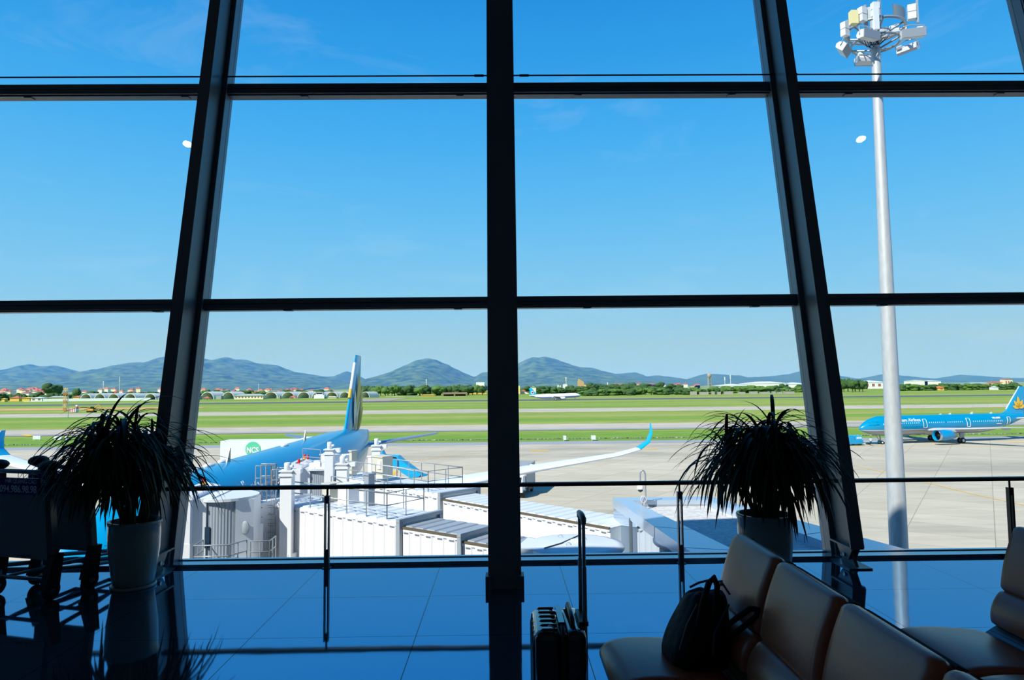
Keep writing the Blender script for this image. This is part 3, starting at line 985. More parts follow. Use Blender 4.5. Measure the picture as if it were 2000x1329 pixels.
def tunnel(t, T, l0, l1, W, ins, top, H, ribs, slope=0.0, roofmat=None, strip=False, hooks=True):
    """one telescoping section. T maps (along, across, up). ins insets it on both sides"""
    a, b = ins, W - ins

    def Z(l, z): return z + slope * (l - l0)
    q = lambda l, s, z: T(l, s, Z(l, z))
    mb = MB()
    # corrugated near and far walls: raised ribs
    for s, o in ((a, -1), (b, 1)):
        n = int(ribs); L = (l1 - l0) / n
        pts = []
        for i in range(n):
            x = l0 + i * L
            pts += [(x, 0), (x + L * .18, 0), (x + L * .26, .05), (x + L * .92, .05)]
        pts.append((l1, 0))
        vs = [q(x, s + o * e, top - .14) for x, e in pts] + [q(x, s + o * e, top - H + .12) for x, e in pts]
        N = len(pts)
        mb.add(vs, [(i, i + 1, N + i + 1, N + i) if o > 0 else (i + 1, i, N + i, N + i + 1) for i in range(N - 1)], False)
    mb.hexa([q(l0, a + .01, top - H), q(l1, a + .01, top - H), q(l1, b - .01, top - H), q(l0, b - .01, top - H), q(l0, a + .01, top - .05), q(l1, a + .01, top - .05), q(l1, b - .01, top - .05), q(l0, b - .01, top - .05)])
    for zz in ((top - .16, top - .04), (top - H, top - H + .14)):
        for s in (a - .06, b - .02):
            mb.hexa([q(l, s + e, z) for z in zz for l, e in ((l0, 0), (l1, 0), (l1, .08), (l0, .08))])
    body = mb.build('tunnel_section', m_jb, t, True)
    # roof with raised pans
    mb = MB(); n = int(ribs); L = (l1 - l0) / n
    for i in range(n):
        x = l0 + i * L
        mb.hexa([q(x + L * .10, a + .06, top - .04), q(x + L * .90, a + .06, top - .04), q(x + L * .90, b - .06, top - .04), q(x + L * .10, b - .06, top - .04),
                 q(x + L * .2, a + .12, top + .05), q(x + L * .8, a + .12, top + .05), q(x + L * .8, b - .12, top + .05), q(x + L * .2, b - .12, top + .05)])
    mb.hexa([q(l, s, z) for z in (top - .06, top) for l, s in ((l0, a - .02), (l1, a - .02), (l1, b + .02), (l0, b + .02))])
    mb.build('roof_panel', roofmat or m_jbroof, body, True)
    if strip:
        MB().hexa([q(l, s, z) for z in (top - .05, top + .035) for l, s in ((l0, a - .09), (l1, a - .09), (l1, a + .0), (l0, a + .0))]).build('weather_strip', m_gasket, body, True)
    if hooks:                                                  # short grey strips under the eave, one per rib
        mb = MB()
        for i in range(n):
            x = l0 + (i + .5) * L
            mb.hexa([q(l, s, z) for z in (top - .25, top - .19) for l, s in ((x - L * .2, a - .07), (x + L * .2, a - .07), (x + L * .2, a - .055), (x - L * .2, a - .055))])
        o = mb.build('eave_strips', mat('strip_grey', (112, 118, 128), .6), body, True); o['kind'] = 'stuff'
    return body


def end_frame(t, T, l, W, top, H, th=.22, out=.10):
    mb = MB()
    for s0, s1, z0, z1 in ((-out, out, top - H, top), (W - out, W + out, top - H, top), (-out, W + out, top - .02, top + .14), (-out, W + out, top - H - .1, top - H + .1)):
        mb.hexa([T(l + e, s, z) for z in (z0, z1) for e, s in ((-th / 2, s0), (th / 2, s0), (th / 2, s1), (-th / 2, s1))])
    mb.build('end_frame', m_frame, t, True)


def railing_part(t, T, pts, ztop, h=1.1, name='roof_railing', nposts=None, mid=True):
    """pts = list of (l, s) corners; posts at given spacing"""
    mb = MB(); P = [T(l, s, ztop) for l, s in pts]
    for z in ((h, h * .52) if mid else (h,)):
        mb.path([p + Vector((0, 0, z)) for p in P], .03, 6)
    for a, b in zip(P, P[1:]):
        n = max(1, round((b - a).length / (nposts or 1.25)))
        for i in range(n + 1):
            p = a.lerp(b, i / n); mb.tube(p, p + Vector((0, 0, h)), .028, n=6)
    return mb.build(name, m_galv, t, True)


def jack(t, p, z0, z1, zt):
    """lift column: square post, gear box and motor"""
    p = Vector(p); mb = MB()
    mb.b2((p.x - .28, p.y - .28, z0), (p.x + .28, p.y + .28, z1)).b2((p.x - .34, p.y - .34, z1), (p.x + .34, p.y + .34, z1 + .12))
    o = mb.build('lift_column', m_jb, t, True)
    h = zt - z1
    MB().b2((p.x - .26, p.y - .26, z1 + .12), (p.x + .26, p.y + .26, z1 + h * .42)).b2((p.x - .34, p.y - .34, z1 + h * .36), (p.x + .34, p.y + .34, z1 + h * .44)).b2((p.x + .26, p.y - .16, z1 + .12), (p.x + .68, p.y + .2, z1 + h * .5)).build('gear_box', m_jb, o, True)
    MB().lathe([(.13, z1 + h * .44), (.17, z1 + h * .5), (.17, z1 + h * .94), (.13, zt)], (p.x, p.y, 0), 14).tube((p.x + .15, p.y - .05, z1 + h * .72), (p.x + .3, p.y - .1, z1 + h * .72), .07).build('motor', m_jbroof, o, True)
    mb = MB()
    for s in (-1, 1): mb.lathe([(.3, -.15), (.62, -.15), (.62, .15), (.3, .15)], (p.x, p.y + s * .45, GZ + .62), 18, 'y')
    mb.b2((p.x - .3, p.y - .3, GZ + .5), (p.x + .3, p.y + .3, z0 + .1)).build('wheel_bogie', m_darkg, t, True)


def ac_unit(t, T, l, s, z, L, W, H, m=None, name='roof_cabinet'):
    mb = MB()
    mb.hexa([T(l + a * L, s + b * W, z + c * H) for c in (0, 1) for a, b in ((0, 0), (1, 0), (1, 1), (0, 1))])
    mb.hexa([T(l - .05 + a * (L + .1), s - .05 + b * (W + .1), z + H + c * .08) for c in (0, 1) for a, b in ((0, 0), (1, 0), (1, 1), (0, 1))])
    return mb.build(name, m or m_jb, t, True)


def cab(t, c, ang, topz, H, Rr=1.3, bell=(-15.0,)):
    """rotating cab at the aircraft end. c centre, facing -X (ang around z)"""
    c = Vector(c); R = Matrix.Rotation(ang, 3, 'Z')
    T = lambda x, y, z: c + R @ Vector((x, y, 0)) + Vector((0, 0, z))
    zb = topz - H
    # curved slatted shutter of the rotunda
    mb = MB(); N = 64; vs = []
    for k in range(N + 1):
        a = math.radians(-150 + 190 * k / N); rr = Rr + (.022 if k % 2 else 0)
        vs.append((rr * math.cos(a), rr * math.sin(a)))
    mb.add([T(x, y, zb) for x, y in vs] + [T(x, y, topz - .12) for x, y in vs], [(i, i + 1, N + 2 + i, N + 1 + i) for i in range(N)], False)
    mb.add([T(x, y, topz - .12) for x, y in vs] + [T(0, 0, topz - .12)], [(i, i + 1, N + 1) for i in range(N)], False)
    mb.build('slatted_shutter', m_frame, t, True)
    ring = [(1.5 * math.cos(2 * PI * k / 28), 1.5 * math.sin(2 * PI * k / 28)) for k in range(28)]
    MB().prism(ring, lambda q: T(q[0], q[1], topz - .12), lambda q: T(q[0], q[1], topz)).build('cab_roof', m_jbroof, t, True)
    MB().prism([(q[0] * .95, q[1] * .95) for q in ring], lambda q: T(q[0], q[1], zb - .15), lambda q: T(q[0], q[1], zb)).build('cab_floor', m_frame, t, True)
    # box cabin toward the aircraft: side walls, window
    mb = MB()
    mb.hexa([T(x, y, z) for z in (zb, topz - .05) for x, y in ((-1.1, -1.5), (-.45, -1.35), (-.45, -1.25), (-1.1, -1.4))])
    mb.hexa([T(x, y, z) for z in (zb, topz - .05) for x, y in ((-1.1, 1.4), (-.45, 1.25), (-.45, 1.35), (-1.1, 1.5))])
    mb.hexa([T(x, y, z) for z in (topz - .1, topz + .05) for x, y in ((-1.15, -1.5), (-.2, -1.3), (-.2, 1.3), (-1.15, 1.5))])
    co = mb.build('cabin_wall', m_jb, t, True)
    # front portal frame with flared head
    mb = MB()
    for y0, y1 in ((-1.75, -1.35), (1.35, 1.75)):
        mb.hexa([T(x, y, z) for z in (zb + .2, topz + .25) for x, y in ((-1.35, y0), (-1.0, y0), (-1.0, y1), (-1.35, y1))])
        mb.hexa([T(x, y, z) for z in (zb - .35, zb + .8) for x, y in ((-1.55, y0 - .02), (-.98, y0 - .02), (-.98, y1 + .02), (-1.55, y1 + .02))])
    mb.hexa([T(x, y, z) for x, y, z in ((-1.65, -1.8, topz + .1), (-.9, -1.8, topz + .05), (-.9, 1.8, topz + .05), (-1.65, 1.8, topz + .1), (-1.65, -1.8, topz + .42), (-.9, -1.8, topz + .22), (-.9, 1.8, topz + .22), (-1.65, 1.8, topz + .42))])
    mb.build('portal_frame', m_jb, t, True)
    bo = MB().lathe([(.09, topz + .45), (.09, topz + .58)], (T(-1.2, .4, 0).x, T(-1.2, .4, 0).y, 0), 12).build('beacon_base', m_gold, t, True)
    MB().lathe([(.08, topz + .58), (.09, topz + .72), (.05, topz + .8)], (T(-1.2, .4, 0).x, T(-1.2, .4, 0).y, 0), 12).build('beacon', m_red, bo, True)
    # folded bellows closing on the hull
    mb = MB(); rs = []
    NB = 13
    for i in range(NB):
        u = i / (NB - 1); e = .10 if i % 2 else 0
        xx = -1.35 - 1.2 * u; hw = 1.62 - .1 * u + e; z0 = zb + .15 - .25 * u - e; z1 = topz + .38 - .75 * u + e
        ysh = -.35 * u * 0
        rs.append([T(xx + .35 * u * (1 if q[1] > .4 else 0), q[0] * hw + ysh, z0 + (z1 - z0) * q[1]) for q in ((-1, 0), (-1, .5), (-1, .85), (-.7, 1), (.7, 1), (1, .85), (1, .5), (1, 0))])
    vs = [p for r in rs for p in r]; fs = []
    for i in range(NB - 1):
        for k in range(7): fs.append((i * 8 + k, i * 8 + k + 1, i * 8 + 9 + k, i * 8 + 8 + k))
    mb.add(vs, fs, False); mb.build('bellows', m_bel, t, True)
    return T


# nearer bridge
P0 = atZ(780, 1021, -4.3); d1 = Vector((-.80, .60, 0)); w1 = Vector((.60, .80, 0))
T1 = lf((P0.x, P0.y, 0), d1, w1)
W1 = 2.6
jb = thing('jet_bridge', 'nearer white jet bridge with roof railing from the round hub to the airliner door', 'jet bridge', (P0.x, P0.y, GZ))
tunnel(jb, T1, 0.05, 9.05, W1, .0, -4.3, 2.9, 13)
end_frame(jb, T1, 0, W1, -4.3, 2.9)
tunnel(jb, T1, -3.25, 0.0, W1, .14, -4.52, 2.65, 5, strip=True, roofmat=m_frame, hooks=True)
end_frame(jb, T1, -3.4, W1, -4.52, 2.6, .2, .02)
tunnel(jb, T1, -6.4, -3.4, W1, .26, -4.74, 2.4, 5, strip=True, roofmat=m_frame)
railing_part(jb, T1, [(7.6, .12), (.9, .12), (.9, W1 - .12), (7.6, W1 - .12)], -4.28, 1.15)
jack(jb, T1(7.3, -.45, 0), GZ + 1, -2.75, -2.1)
jack(jb, T1(7.3, W1 + .4, 0), GZ + 1, -2.75, -2.1)
MB().hexa([T1(l, s, z) for z in (-6.9, -6.5) for l, s in ((7.0, -.6), (7.6, -.6), (7.6, W1 + .6), (7.0, W1 + .6))]).build('cross_beam', m_jb, jb, True)
ac_unit(jb, T1, 6.5, 1.5, -4.25, .6, .7, .85, m_beige)
ac_unit(jb, T1, 5.2, 1.6, -4.25, .8, .7, .9)
ac_unit(jb, T1, 3.9, 1.75, -4.25, .35, .4, 1.5, m_frame)
Tc = cab(jb, (-13.3, 33.3, 0), .06, -3.5, 2.7)
# side wall with oval porthole and control cabinet beside the cab
mb = MB(); mb.hexa([Tc(x, y, z) for z in (-6.5, -3.6) for x, y in ((.8, -1.15), (1.5, -.7), (1.45, .6), (.8, -.9))])
so = mb.build('side_wall', m_jb, jb, True)
MB().lathe([(.0, 0), (.17, .0), (.2, .03), (.17, .06), (0, .07)], Tc(1.2, -.93, -4.9), 18, 'y', Matrix.Diagonal((1, -1, 1.6))).build('porthole', m_frame, so, True)
MB().hexa([Tc(x, y, z) for z in (-5.7, -4.75) for x, y in ((-.5, -1.36), (-.28, -1.36), (-.28, -1.30), (-.5, -1.30))]).build('door_window', mat('dark_window_glass', (40, 60, 80), .1), jb, True)
cp = MB().hexa([T1(l, s, z) for z in (-6.3, -5.0) for l, s in ((8.0, -1.8), (8.5, -1.8), (8.5, -1.3), (8.0, -1.3))]).build('control_cabinet', m_jb, jb, True)
MB().hexa([T1(l, s, z) for z in (-5.62, -5.3) for l, s in ((8.12, -1.82), (8.3, -1.82), (8.3, -1.79), (8.12, -1.79))]).build('display', m_darkg, cp, True)
MB().hexa([T1(l, s, z) for z in (-5.22, -5.1) for l, s in ((8.12, -1.82), (8.34, -1.82), (8.34, -1.79), (8.12, -1.79))]).build('blue_label', m_cyan, cp, True)
pa_, pb_ = T1(9.0, .25, 0), T1(9.0, W1 - .25, 0)
MB().hexa([Vector((x, y, z)) for z in (-7.0, -4.1) for x, y in ((pa_.x, pa_.y), (pb_.x, pb_.y), (-12.9, 34.6), (-12.3, 32.9))]).build('link_body', m_jb, jb, True)
# service platform rail and caged ladder
railing_part(jb, lambda l, s, z: Tc(l, s, z), [(-.5, -1.5), (-.5, -2.6), (1.0, -2.6), (1.5, -1.7)], -6.3, 1.0, 'platform_railing', .62)
MB().hexa([Tc(x, y, z) for z in (-6.38, -6.3) for x, y in ((-.6, -2.7), (1.5, -2.7), (1.5, -.9), (-.6, -.9))]).build('service_platform', m_galv, jb, True)
railing_part(jb, lambda l, s, z: Tc(l, s, z), [(1.75, -2.0), (2.6, -2.0), (2.6, -1.0)], -6.3, 1.0, 'platform_railing', .5)
LX = T1(8.55, -.5, 0)
mb = MB()
for s in (-.22, .22): mb.tube((LX.x + s, LX.y, -8.5), (LX.x + s, LX.y, -3.1), .022, n=6)
for i in range(17): mb.tube((LX.x - .22, LX.y, -8.3 + i * .3), (LX.x + .22, LX.y, -8.3 + i * .3), .014, n=5)
lo = mb.build('ladder', m_galv, jb, True)
mb = MB()
for i in range(9):
    z = -7.0 + i * .45
    mb.path([(LX.x + .36 * math.sin(a), LX.y - .02 - .36 * (1 - math.cos(a)), z) for a in [(-1 + 2 * k / 8) * 2.6 for k in range(9)]], .014, 5)
for a in (-1.3, 0, 1.3, 2.2, -2.2):
    a += PI if 0 else 0
    mb.tube((LX.x + .36 * math.sin(a), LX.y - .02 - .36 * (1 - math.cos(a)), -7.0), (LX.x + .36 * math.sin(a), LX.y - .02 - .36 * (1 - math.cos(a)), -3.3), .012, n=5)
mb.build('ladder_cage', m_galv, lo, True)
for dx, z0, hh in ((-.75, -3.6, 1.6), (.05, -3.6, 1.35)):
    railing_part(jb, lambda l, s, z: Vector((LX.x + l, LX.y + s, z)), [(dx, -.1), (dx + .75, -.1), (dx + .75, .7), (dx, .7)], z0, hh * .8, 'ladder_head_rail', .28)
# round hub at the terminal end
hub = Vector((2.75, 27.0, 0)); HT = -4.62
mb = MB(); N = 72; rr = []
for z in (HT - .1, HT - 2.6):
    rr.append([Vector((hub.x + (1.62 + (.035 if k % 2 else 0)) * math.cos(2 * PI * k / N), hub.y + (1.62 + (.035 if k % 2 else 0)) * math.sin(2 * PI * k / N), z)) for k in range(N)])
mb.rings(rr, smooth=False).build('hub_shutter', m_frame, jb, True)
ho = MB().lathe([(1.87, HT - .14), (1.9, HT - .1), (1.9, HT), (1.6, HT + .05), (0.01, HT + .12)], (hub.x, hub.y, 0), 48).build('hub_roof', m_jbroof, jb, True)
MB().path([(hub.x - 1.25, hub.y - .9, HT + .09), (hub.x - .55, hub.y - .25, HT + .12), (hub.x + .3, hub.y + 1.2, HT + .1)], .025, 6).build('roof_seam', m_darkg, ho, True)
MB().b2((hub.x - .15, hub.y - .05, HT + .1), (hub.x + .35, hub.y + .2, HT + .17)).build('roof_hatch', m_jb, ho, True)
for dx, dy in ((-.5, .9), (-.3, -.5), (.4, .4)):
    MB().path([(hub.x + dx + .09 * math.cos(a), hub.y + dy, HT + .1 + .09 * math.sin(a)) for a in [PI * k / 8 for k in range(9)]], .014, 5).build('lifting_eye', m_galv, ho, True)
MB().b2((hub.x - 2.5, hub.y - .3, HT - 2.5), (hub.x - 1.35, hub.y + 1.2, HT - .25)).build('hub_link', m_jb, jb, True)
MB().hexa([Vector((hub.x + x, hub.y + y, HT + z)) for x, y, z in ((-2.35, -.55, -.16), (-1.0, -1.2, -.16), (-.3, -.2, -.12), (-1.8, 1.1, -.1), (-2.35, -.55, .02), (-1.0, -1.2, .04), (-.3, -.2, .1), (-1.8, 1.1, .06))]).build('link_roof', m_jbroof, jb, True)
mb = MB(); mb.lathe([(.45, GZ), (.45, HT - 2.6)], (hub.x, hub.y, 0), 18).build('hub_pillar', m_frame, jb, True)
MB().b2((hub.x - .9, 6.7, HT - 2.5), (hub.x + .9, hub.y - 1.3, HT - .3)).build('terminal_link', m_jb, jb, True)

# farther bridge
Q0 = atZ(860, 968, -4.3); d2 = Vector((-.70, .714, 0)); w2 = Vector((.714, .70, 0))
T2 = lf((Q0.x, Q0.y, 0), d2, w2); W2 = 2.75
jc = thing('jet_bridge', 'farther white jet bridge behind the first one with beige unit on its roof', 'jet bridge', (Q0.x, Q0.y, GZ))
tunnel(jc, T2, 0.05, 11.6, W2, 0, -4.3, 2.9, 16)
end_frame(jc, T2, 0, W2, -4.3, 2.9)
tunnel(jc, T2, -11.2, 0.0, W2, .16, -4.52, 2.65, 18, strip=True)
railing_part(jc, T2, [(10.2, .12), (1.2, .12), (1.2, W2 - .12), (10.2, W2 - .12)], -4.28, 1.15)
railing_part(jc, T2, [(11.6, -.6), (13.4, -.9)], -3.6, 1.1)
jack(jc, T2(10.7, -.45, 0), GZ + 1, -2.75, -1.95)
jack(jc, T2(10.7, W2 + .4, 0), GZ + 1, -2.75, -1.95)
MB().hexa([T2(l, s, z) for z in (-6.9, -6.5) for l, s in ((10.4, -.6), (11.0, -.6), (11.0, W2 + .6), (10.4, W2 + .6))]).build('cross_beam', m_jb, jc, True)
u_ = ac_unit(jc, T2, 6.5, .75, -4.05, 1.15, .75, 1.25, m_beige)
MB().hexa([T2(l, s, z) for z in (-3.5, -3.0) for l, s in ((6.65, .69), (7.0, .69), (7.0, .76), (6.65, .76))]).build('pale_tank', m_jb, u_, True)
ac_unit(jc, T2, 9.6, .5, -4.1, .3, .4, 1.5, m_beige)
ac_unit(jc, T2, 9.0, 1.6, -4.1, .4, .5, 1.1)
ac_unit(jc, T2, 11.8, .2, -3.9, 1.2, .8, .9); ac_unit(jc, T2, 11.8, 1.4, -3.9, .8, .7, .8)
Td = cab(jc, (-12.2, 46.3, 0), .06, -3.7, 2.9)
# more beacons and roof beams over the far cab
for a, b in ((-1.2, -1.2), (-1.2, 1.4)):
    p = Td(a, b, -3.35); MB().lathe([(.08, .0), (.09, .22), (.05, .3)], p, 12).build('beacon', m_red, jc, True)
for b in (-1.0, .4):
    MB().hexa([Td(x, y, z) for z in (-3.7, -3.35) for x, y in ((-.6, b), (1.9, b - .1), (1.9, b + .3), (-.6, b + .35))]).build('roof_beam', m_jb, jc, True)
MB().lathe([(.5, GZ), (.5, -7.2)], T2(-10.8, 1.4, 0), 18).build('hub_pillar', m_frame, jc, True)

# ================================================================== clad terminal annex
m_clad = mat('mirror_cladding', (190, 206, 222), .04, .95)
m_coping = mat('pale_blue_coping', (186, 202, 218), .22, .35)
m_gravel = mat('white_gravel_roof', (214, 212, 206), .95, col2=(186, 184, 180), vscale=6, bump=.5, bscale=8)
ZP = -3.55
A = [atZ(1198, 973, ZP), atZ(1385, 970.5, ZP), atZ(1750, 1069, ZP), atZ(1362, 1085, ZP)]     # outer corners
AI = [atZ(1233, 978, ZP), atZ(1377, 976, ZP), atZ(1612, 1058, ZP), atZ(1428, 1073, ZP)]      # inner corners
# let the annex run on toward the terminal
for L_ in (A, AI):
    for i, j in ((3, 0), (2, 1)):
        dd = (L_[i] - L_[j]); L_[i] = L_[j] + dd * ((9.0 - L_[j].y) / dd.y)
an = thing('annex_building', 'low annex with mirror-clad parapet and white gravel roof beside the jet bridge hub', 'building', ((A[0].x + A[2].x) / 2, 20, GZ))
mb = MB()
for i in range(4):
    j = (i + 1) % 4
    mb.hexa([Vector((p.x, p.y, z)) for z in (GZ, ZP - .06) for p in (A[i], A[j], A[j].lerp(AI[j], .5), A[i].lerp(AI[i], .5))])
mb.build('clad_wall', m_clad, an, True)
for i in (0, 1, 3):
    j = (i + 1) % 4; n = {0: 3, 1: 6, 3: 7}[i]
    for k in range(n):
        a, b = k / n + .0015, (k + 1) / n - .0015
        mb = MB()
        P_ = [A[i].lerp(A[j], a), A[i].lerp(A[j], b), AI[i].lerp(AI[j], b), AI[i].lerp(AI[j], a)]
        o_ = (P_[0] - P_[3]).normalized() * .05
        P_ = [P_[0] + o_, P_[1] + o_, P_[2] - o_, P_[3] - o_]
        mb.hexa([Vector((p.x, p.y, z)) for z in (ZP - .42, ZP) for p in P_])
        mb.build('coping_panel', m_coping, an, True)
mb = MB(); mb.hexa([Vector((p.x, p.y, z)) for z in (ZP - .7, ZP - .28) for p in AI]).build('gravel_roof', m_gravel, an, True)
mb = MB()                                                        # dark flashing under the far coping
mb.hexa([Vector((p.x, p.y + e, z)) for z in (ZP - .30, ZP - .2) for p, e in ((AI[0], -.06), (AI[1], -.06), (AI[1], .02), (AI[0], .02))]).build('flashing', m_frame, an, True)
f0 = A[0].lerp(A[3], .13)                                       # corner stile in the mirror wall
MB().b2((f0.x - .06, f0.y - .06, GZ), (f0.x + .03, f0.y + .06, ZP - .35)).build('corner_stile', m_steel, an, True)
pb = AI[1].lerp(AI[2], .44)
MB().b2((pb.x - .5, pb.y - .15, ZP - .3), (pb.x - .1, pb.y + .25, ZP + .05)).build('wall_bracket', m_galv, an, True)
# camera post on that roof
pp = atZ(1261.5, 995, ZP - .28)
cp = thing('camera_post', 'swan-neck security camera post standing on the gravel roof', 'camera', (pp.x, pp.y, pp.z))
MB().path([(0, 0, 0), (0, 0, 1.45)] + [(-.11 + .11 * math.cos(a), 0, 1.45 + .22 * math.sin(a)) for a in [PI * k / 10 for k in range(1, 11)]] + [(-.22, 0, 1.05)], .035, 10).build('post', m_galv, cp)
do = MB().lathe([(.05, .22), (.14, .2), (.15, .0)], (-.22, 0, .86), 16).build('dome_housing', m_white, cp)
MB().lathe([(.12, 0), (.1, -.08), (.02, -.13)], (-.22, 0, .86), 16).build('dome_lens', m_darkg, do)
MB().lathe([(.11, 0), (.11, .02)], (0, 0, 0), 14).build('foot_plate', m_galv, cp)
MB().path([(-.24, 0, .03), (-.15, -.03, .2), (-.08, 0, .4), (-.03, 0, .5)], .016, 6).build('red_cable', mat('red_cable', (150, 60, 50), .6), cp)
MB().path([(-.1 + .13 * math.cos(a), -.03, .42 + .15 * math.sin(a)) for a in [2 * PI * k / 16 for k in range(16)]], .012, 5, closed=True).build('cable_coil', m_white, cp)

# ================================================================== light mast
mp = atY(1755.5, 1070, 29.0)
MZ = atY(1716, 28, 29).z
mast = thing('floodlight_mast', 'tall galvanised mast with a crown of floodlights at the right', 'light mast', (mp.x, mp.y, GZ))
H_ = MZ - GZ
m_mast = mat('mast_galvanised', (190, 194, 194), .5, .25, var=.22, vscale=7, stretch=(1, 1, .3))
prof = []
for z, r in ((0, .40), (H_ * .38, .335), (H_ * .383, .325), (H_ * .66, .262), (H_ * .663, .252), (H_, .175)): prof.append((r, z))
MB().lathe(prof, (0, 0, 0), 32).build('pole', m_mast, mast)
hz = atY(1717, 60, 29).z - GZ + .55
head = MB()
for zz, rr_, th in ((hz - .55, 1.18, .06), (hz - 1.15, .98, .05)):
    head.path([(rr_ * math.cos(2 * PI * k / 30), rr_ * math.sin(2 * PI * k / 30), zz) for k in range(30)], th, 8, closed=True)
for k in range(6):
    a = 2 * PI * k / 6 + .3
    head.tube((.18 * math.cos(a), .18 * math.sin(a), hz - .9), (1.18 * math.cos(a), 1.18 * math.sin(a), hz - .55), .045)
    head.tube((.2 * math.cos(a), .2 * math.sin(a), hz - 1.4), (.98 * math.cos(a), .98 * math.sin(a), hz - 1.15), .04)
head.path([(.62 * math.cos(2 * PI * k / 20), .62 * math.sin(2 * PI * k / 20), hz - .75) for k in range(20)], .03, 6, closed=True)
head.build('ring_frame', m_galv, mast)
for (a0, a1) in ((-82, -35), (35, 85), (215, 245)):
    mb = MB(); n = 8; r_ = 1.2
    vs = [(r_ * math.cos(math.radians(a0 + (a1 - a0) * i / n)), r_ * math.sin(math.radians(a0 + (a1 - a0) * i / n)), z) for z in (hz - .6, hz + .0) for i in range(n + 1)]
    vs += [(x * .97, y * .97, z) for x, y, z in vs]
    m_ = n + 1; fs = []
    for i in range(n):
        fs += [(i, i + 1, m_ + i + 1, m_ + i), (2 * m_ + i + 1, 2 * m_ + i, 3 * m_ + i, 3 * m_ + i + 1), (m_ + i, m_ + i + 1, 3 * m_ + i + 1, 3 * m_ + i), (i + 1, i, 2 * m_ + i, 2 * m_ + i + 1)]
    mb.add(vs, fs, False); mb.build('shroud_plate', mat('weathered_zinc', (140, 152, 156), .5, .2, var=.12, vscale=2), mast)
m_flood = mat('floodlight_grey', (222, 226, 228), .4)


def floodlight(c, yaw, tilt, sc=1.0):
    R = Matrix.Rotation(yaw, 3, 'Z') @ Matrix.Rotation(tilt, 3, 'X')
    c = Vector(c); mb = MB(); w, h, d = .46 * sc, .36 * sc, .42 * sc
    prof = [(-d * .5, -h * .5), (-d * .5, h * .42), (-d * .1, h * .55), (d * .35, h * .35), (d * .5, -.0), (d * .35, -h * .4)]
    mb.prism(prof, lambda q: c + R @ Vector((-w, q[0], q[1])), lambda q: c + R @ Vector((w, q[0], q[1])))
    f = mb.build('floodlight', m_flood, mast)
    MB().box(c + R @ Vector((0, -d * .52, 0)), (w * 2.05, .03, h * 1.02), R).build('front_glass', m_frame, f)
    MB().path([c + R @ Vector((-w - .02, 0, 0)), c + R @ Vector((-w - .02, .05, h)), c + R @ Vector((0, .08, h * 1.25)), c + R @ Vector((w + .02, .05, h)), c + R @ Vector((w + .02, 0, 0))], .022, 6).build('yoke', m_galv, f)
    MB().box(c + R @ Vector((w * .65, d * .2, h * .65)), (w * .5, d * .5, h * .35), R).build('lamp_socket', m_flood, f)


def ballast(c, yaw, sc=1, m=None):
    R = Matrix.Rotation(yaw, 3, 'Z'); c = Vector(c)
    f = MB().box(c, (.36 * sc, .28 * sc, .34 * sc), R).box(c + Vector((0, 0, -.38 * sc)), (.36 * sc, .28 * sc, .34 * sc), R).build('ballast_box', m or m_flood, mast)
    MB().box(c + R @ Vector((.24 * sc, 0, -.2 * sc)), (.09, .12, 1.15 * sc), R).build('bracket', m_galv, f)


def hp(px, py, dy=0):            # a spot on the mast head, in the mast's own space
    q = atY(px, py, mp.y + dy); return (q.x - mp.x, dy, q.z - GZ)


floodlight(hp(1695, 70, -1.4), .35, .1, .95)
floodlight(hp(1782, 67, -1.0), -.25, .1, .98)
floodlight(hp(1646, 96, -.4), .9, .65, .95)
floodlight(hp(1773, 96, .3), 2.2, -.6, .9)
floodlight(hp(1692, 117, .9), PI, .1, .95)
floodlight(hp(1754, 60, 1.3), 2.8, .2, .7)
ballast(hp(1684, 22, -.9), .4, .85)
ballast(hp(1650, 51, -.2), .5, .85)
ballast(hp(1780, 17, -.2), -.4, .9)
ballast(hp(1709, 12, -1.35), .1, .8)
MB().box(hp(1667, 35, -.9), (.30, .26, .58)).build('control_box', mat('cream_box', (232, 220, 160), .5), mast)
MB().box(hp(1711, 36, -1.45), (.22, .10, .95)).build('back_plate', m_flood, mast)
mb = MB(); rr = random.Random(5)
for k in range(7):
    x0, _, z0 = hp(1676 + k * 4, 88, 0); mb.path([(x0, -.5, z0), (x0 + rr.uniform(-.1, .25), -.5, z0 - rr.uniform(.2, .4)), (x0 + rr.uniform(.2, .5), -.4, z0 - rr.uniform(0, .2)), (x0 + .5, -.5, z0 + .1)], .016, 5)
mb.build('cable_bundle', m_dark, mast)

# ================================================================== vehicles on the apron
def wheels(t, pts, r, w=.28, name='wheel'):
    for x, y in pts:
        o = MB().lathe([(r * .5, -w / 2), (r * .95, -w / 2), (r, -w * .3), (r, w * .3), (r * .95, w / 2), (r * .5, w / 2)], (x, y, r), 18, 'y').build(name, m_dark, t)
        MB().lathe([(r * .5, -w * .45), (r * .52, 0), (r * .5, w * .45)], (x, y, r), 12, 'y').build('hub', m_frame, o)


g_ = atZ(1026, 972, GZ)
tr = thing('box_truck', 'grey box truck on the apron just right of the centre column', 'truck', (g_.x - .6, g_.y + 2.5, GZ), 1.25)
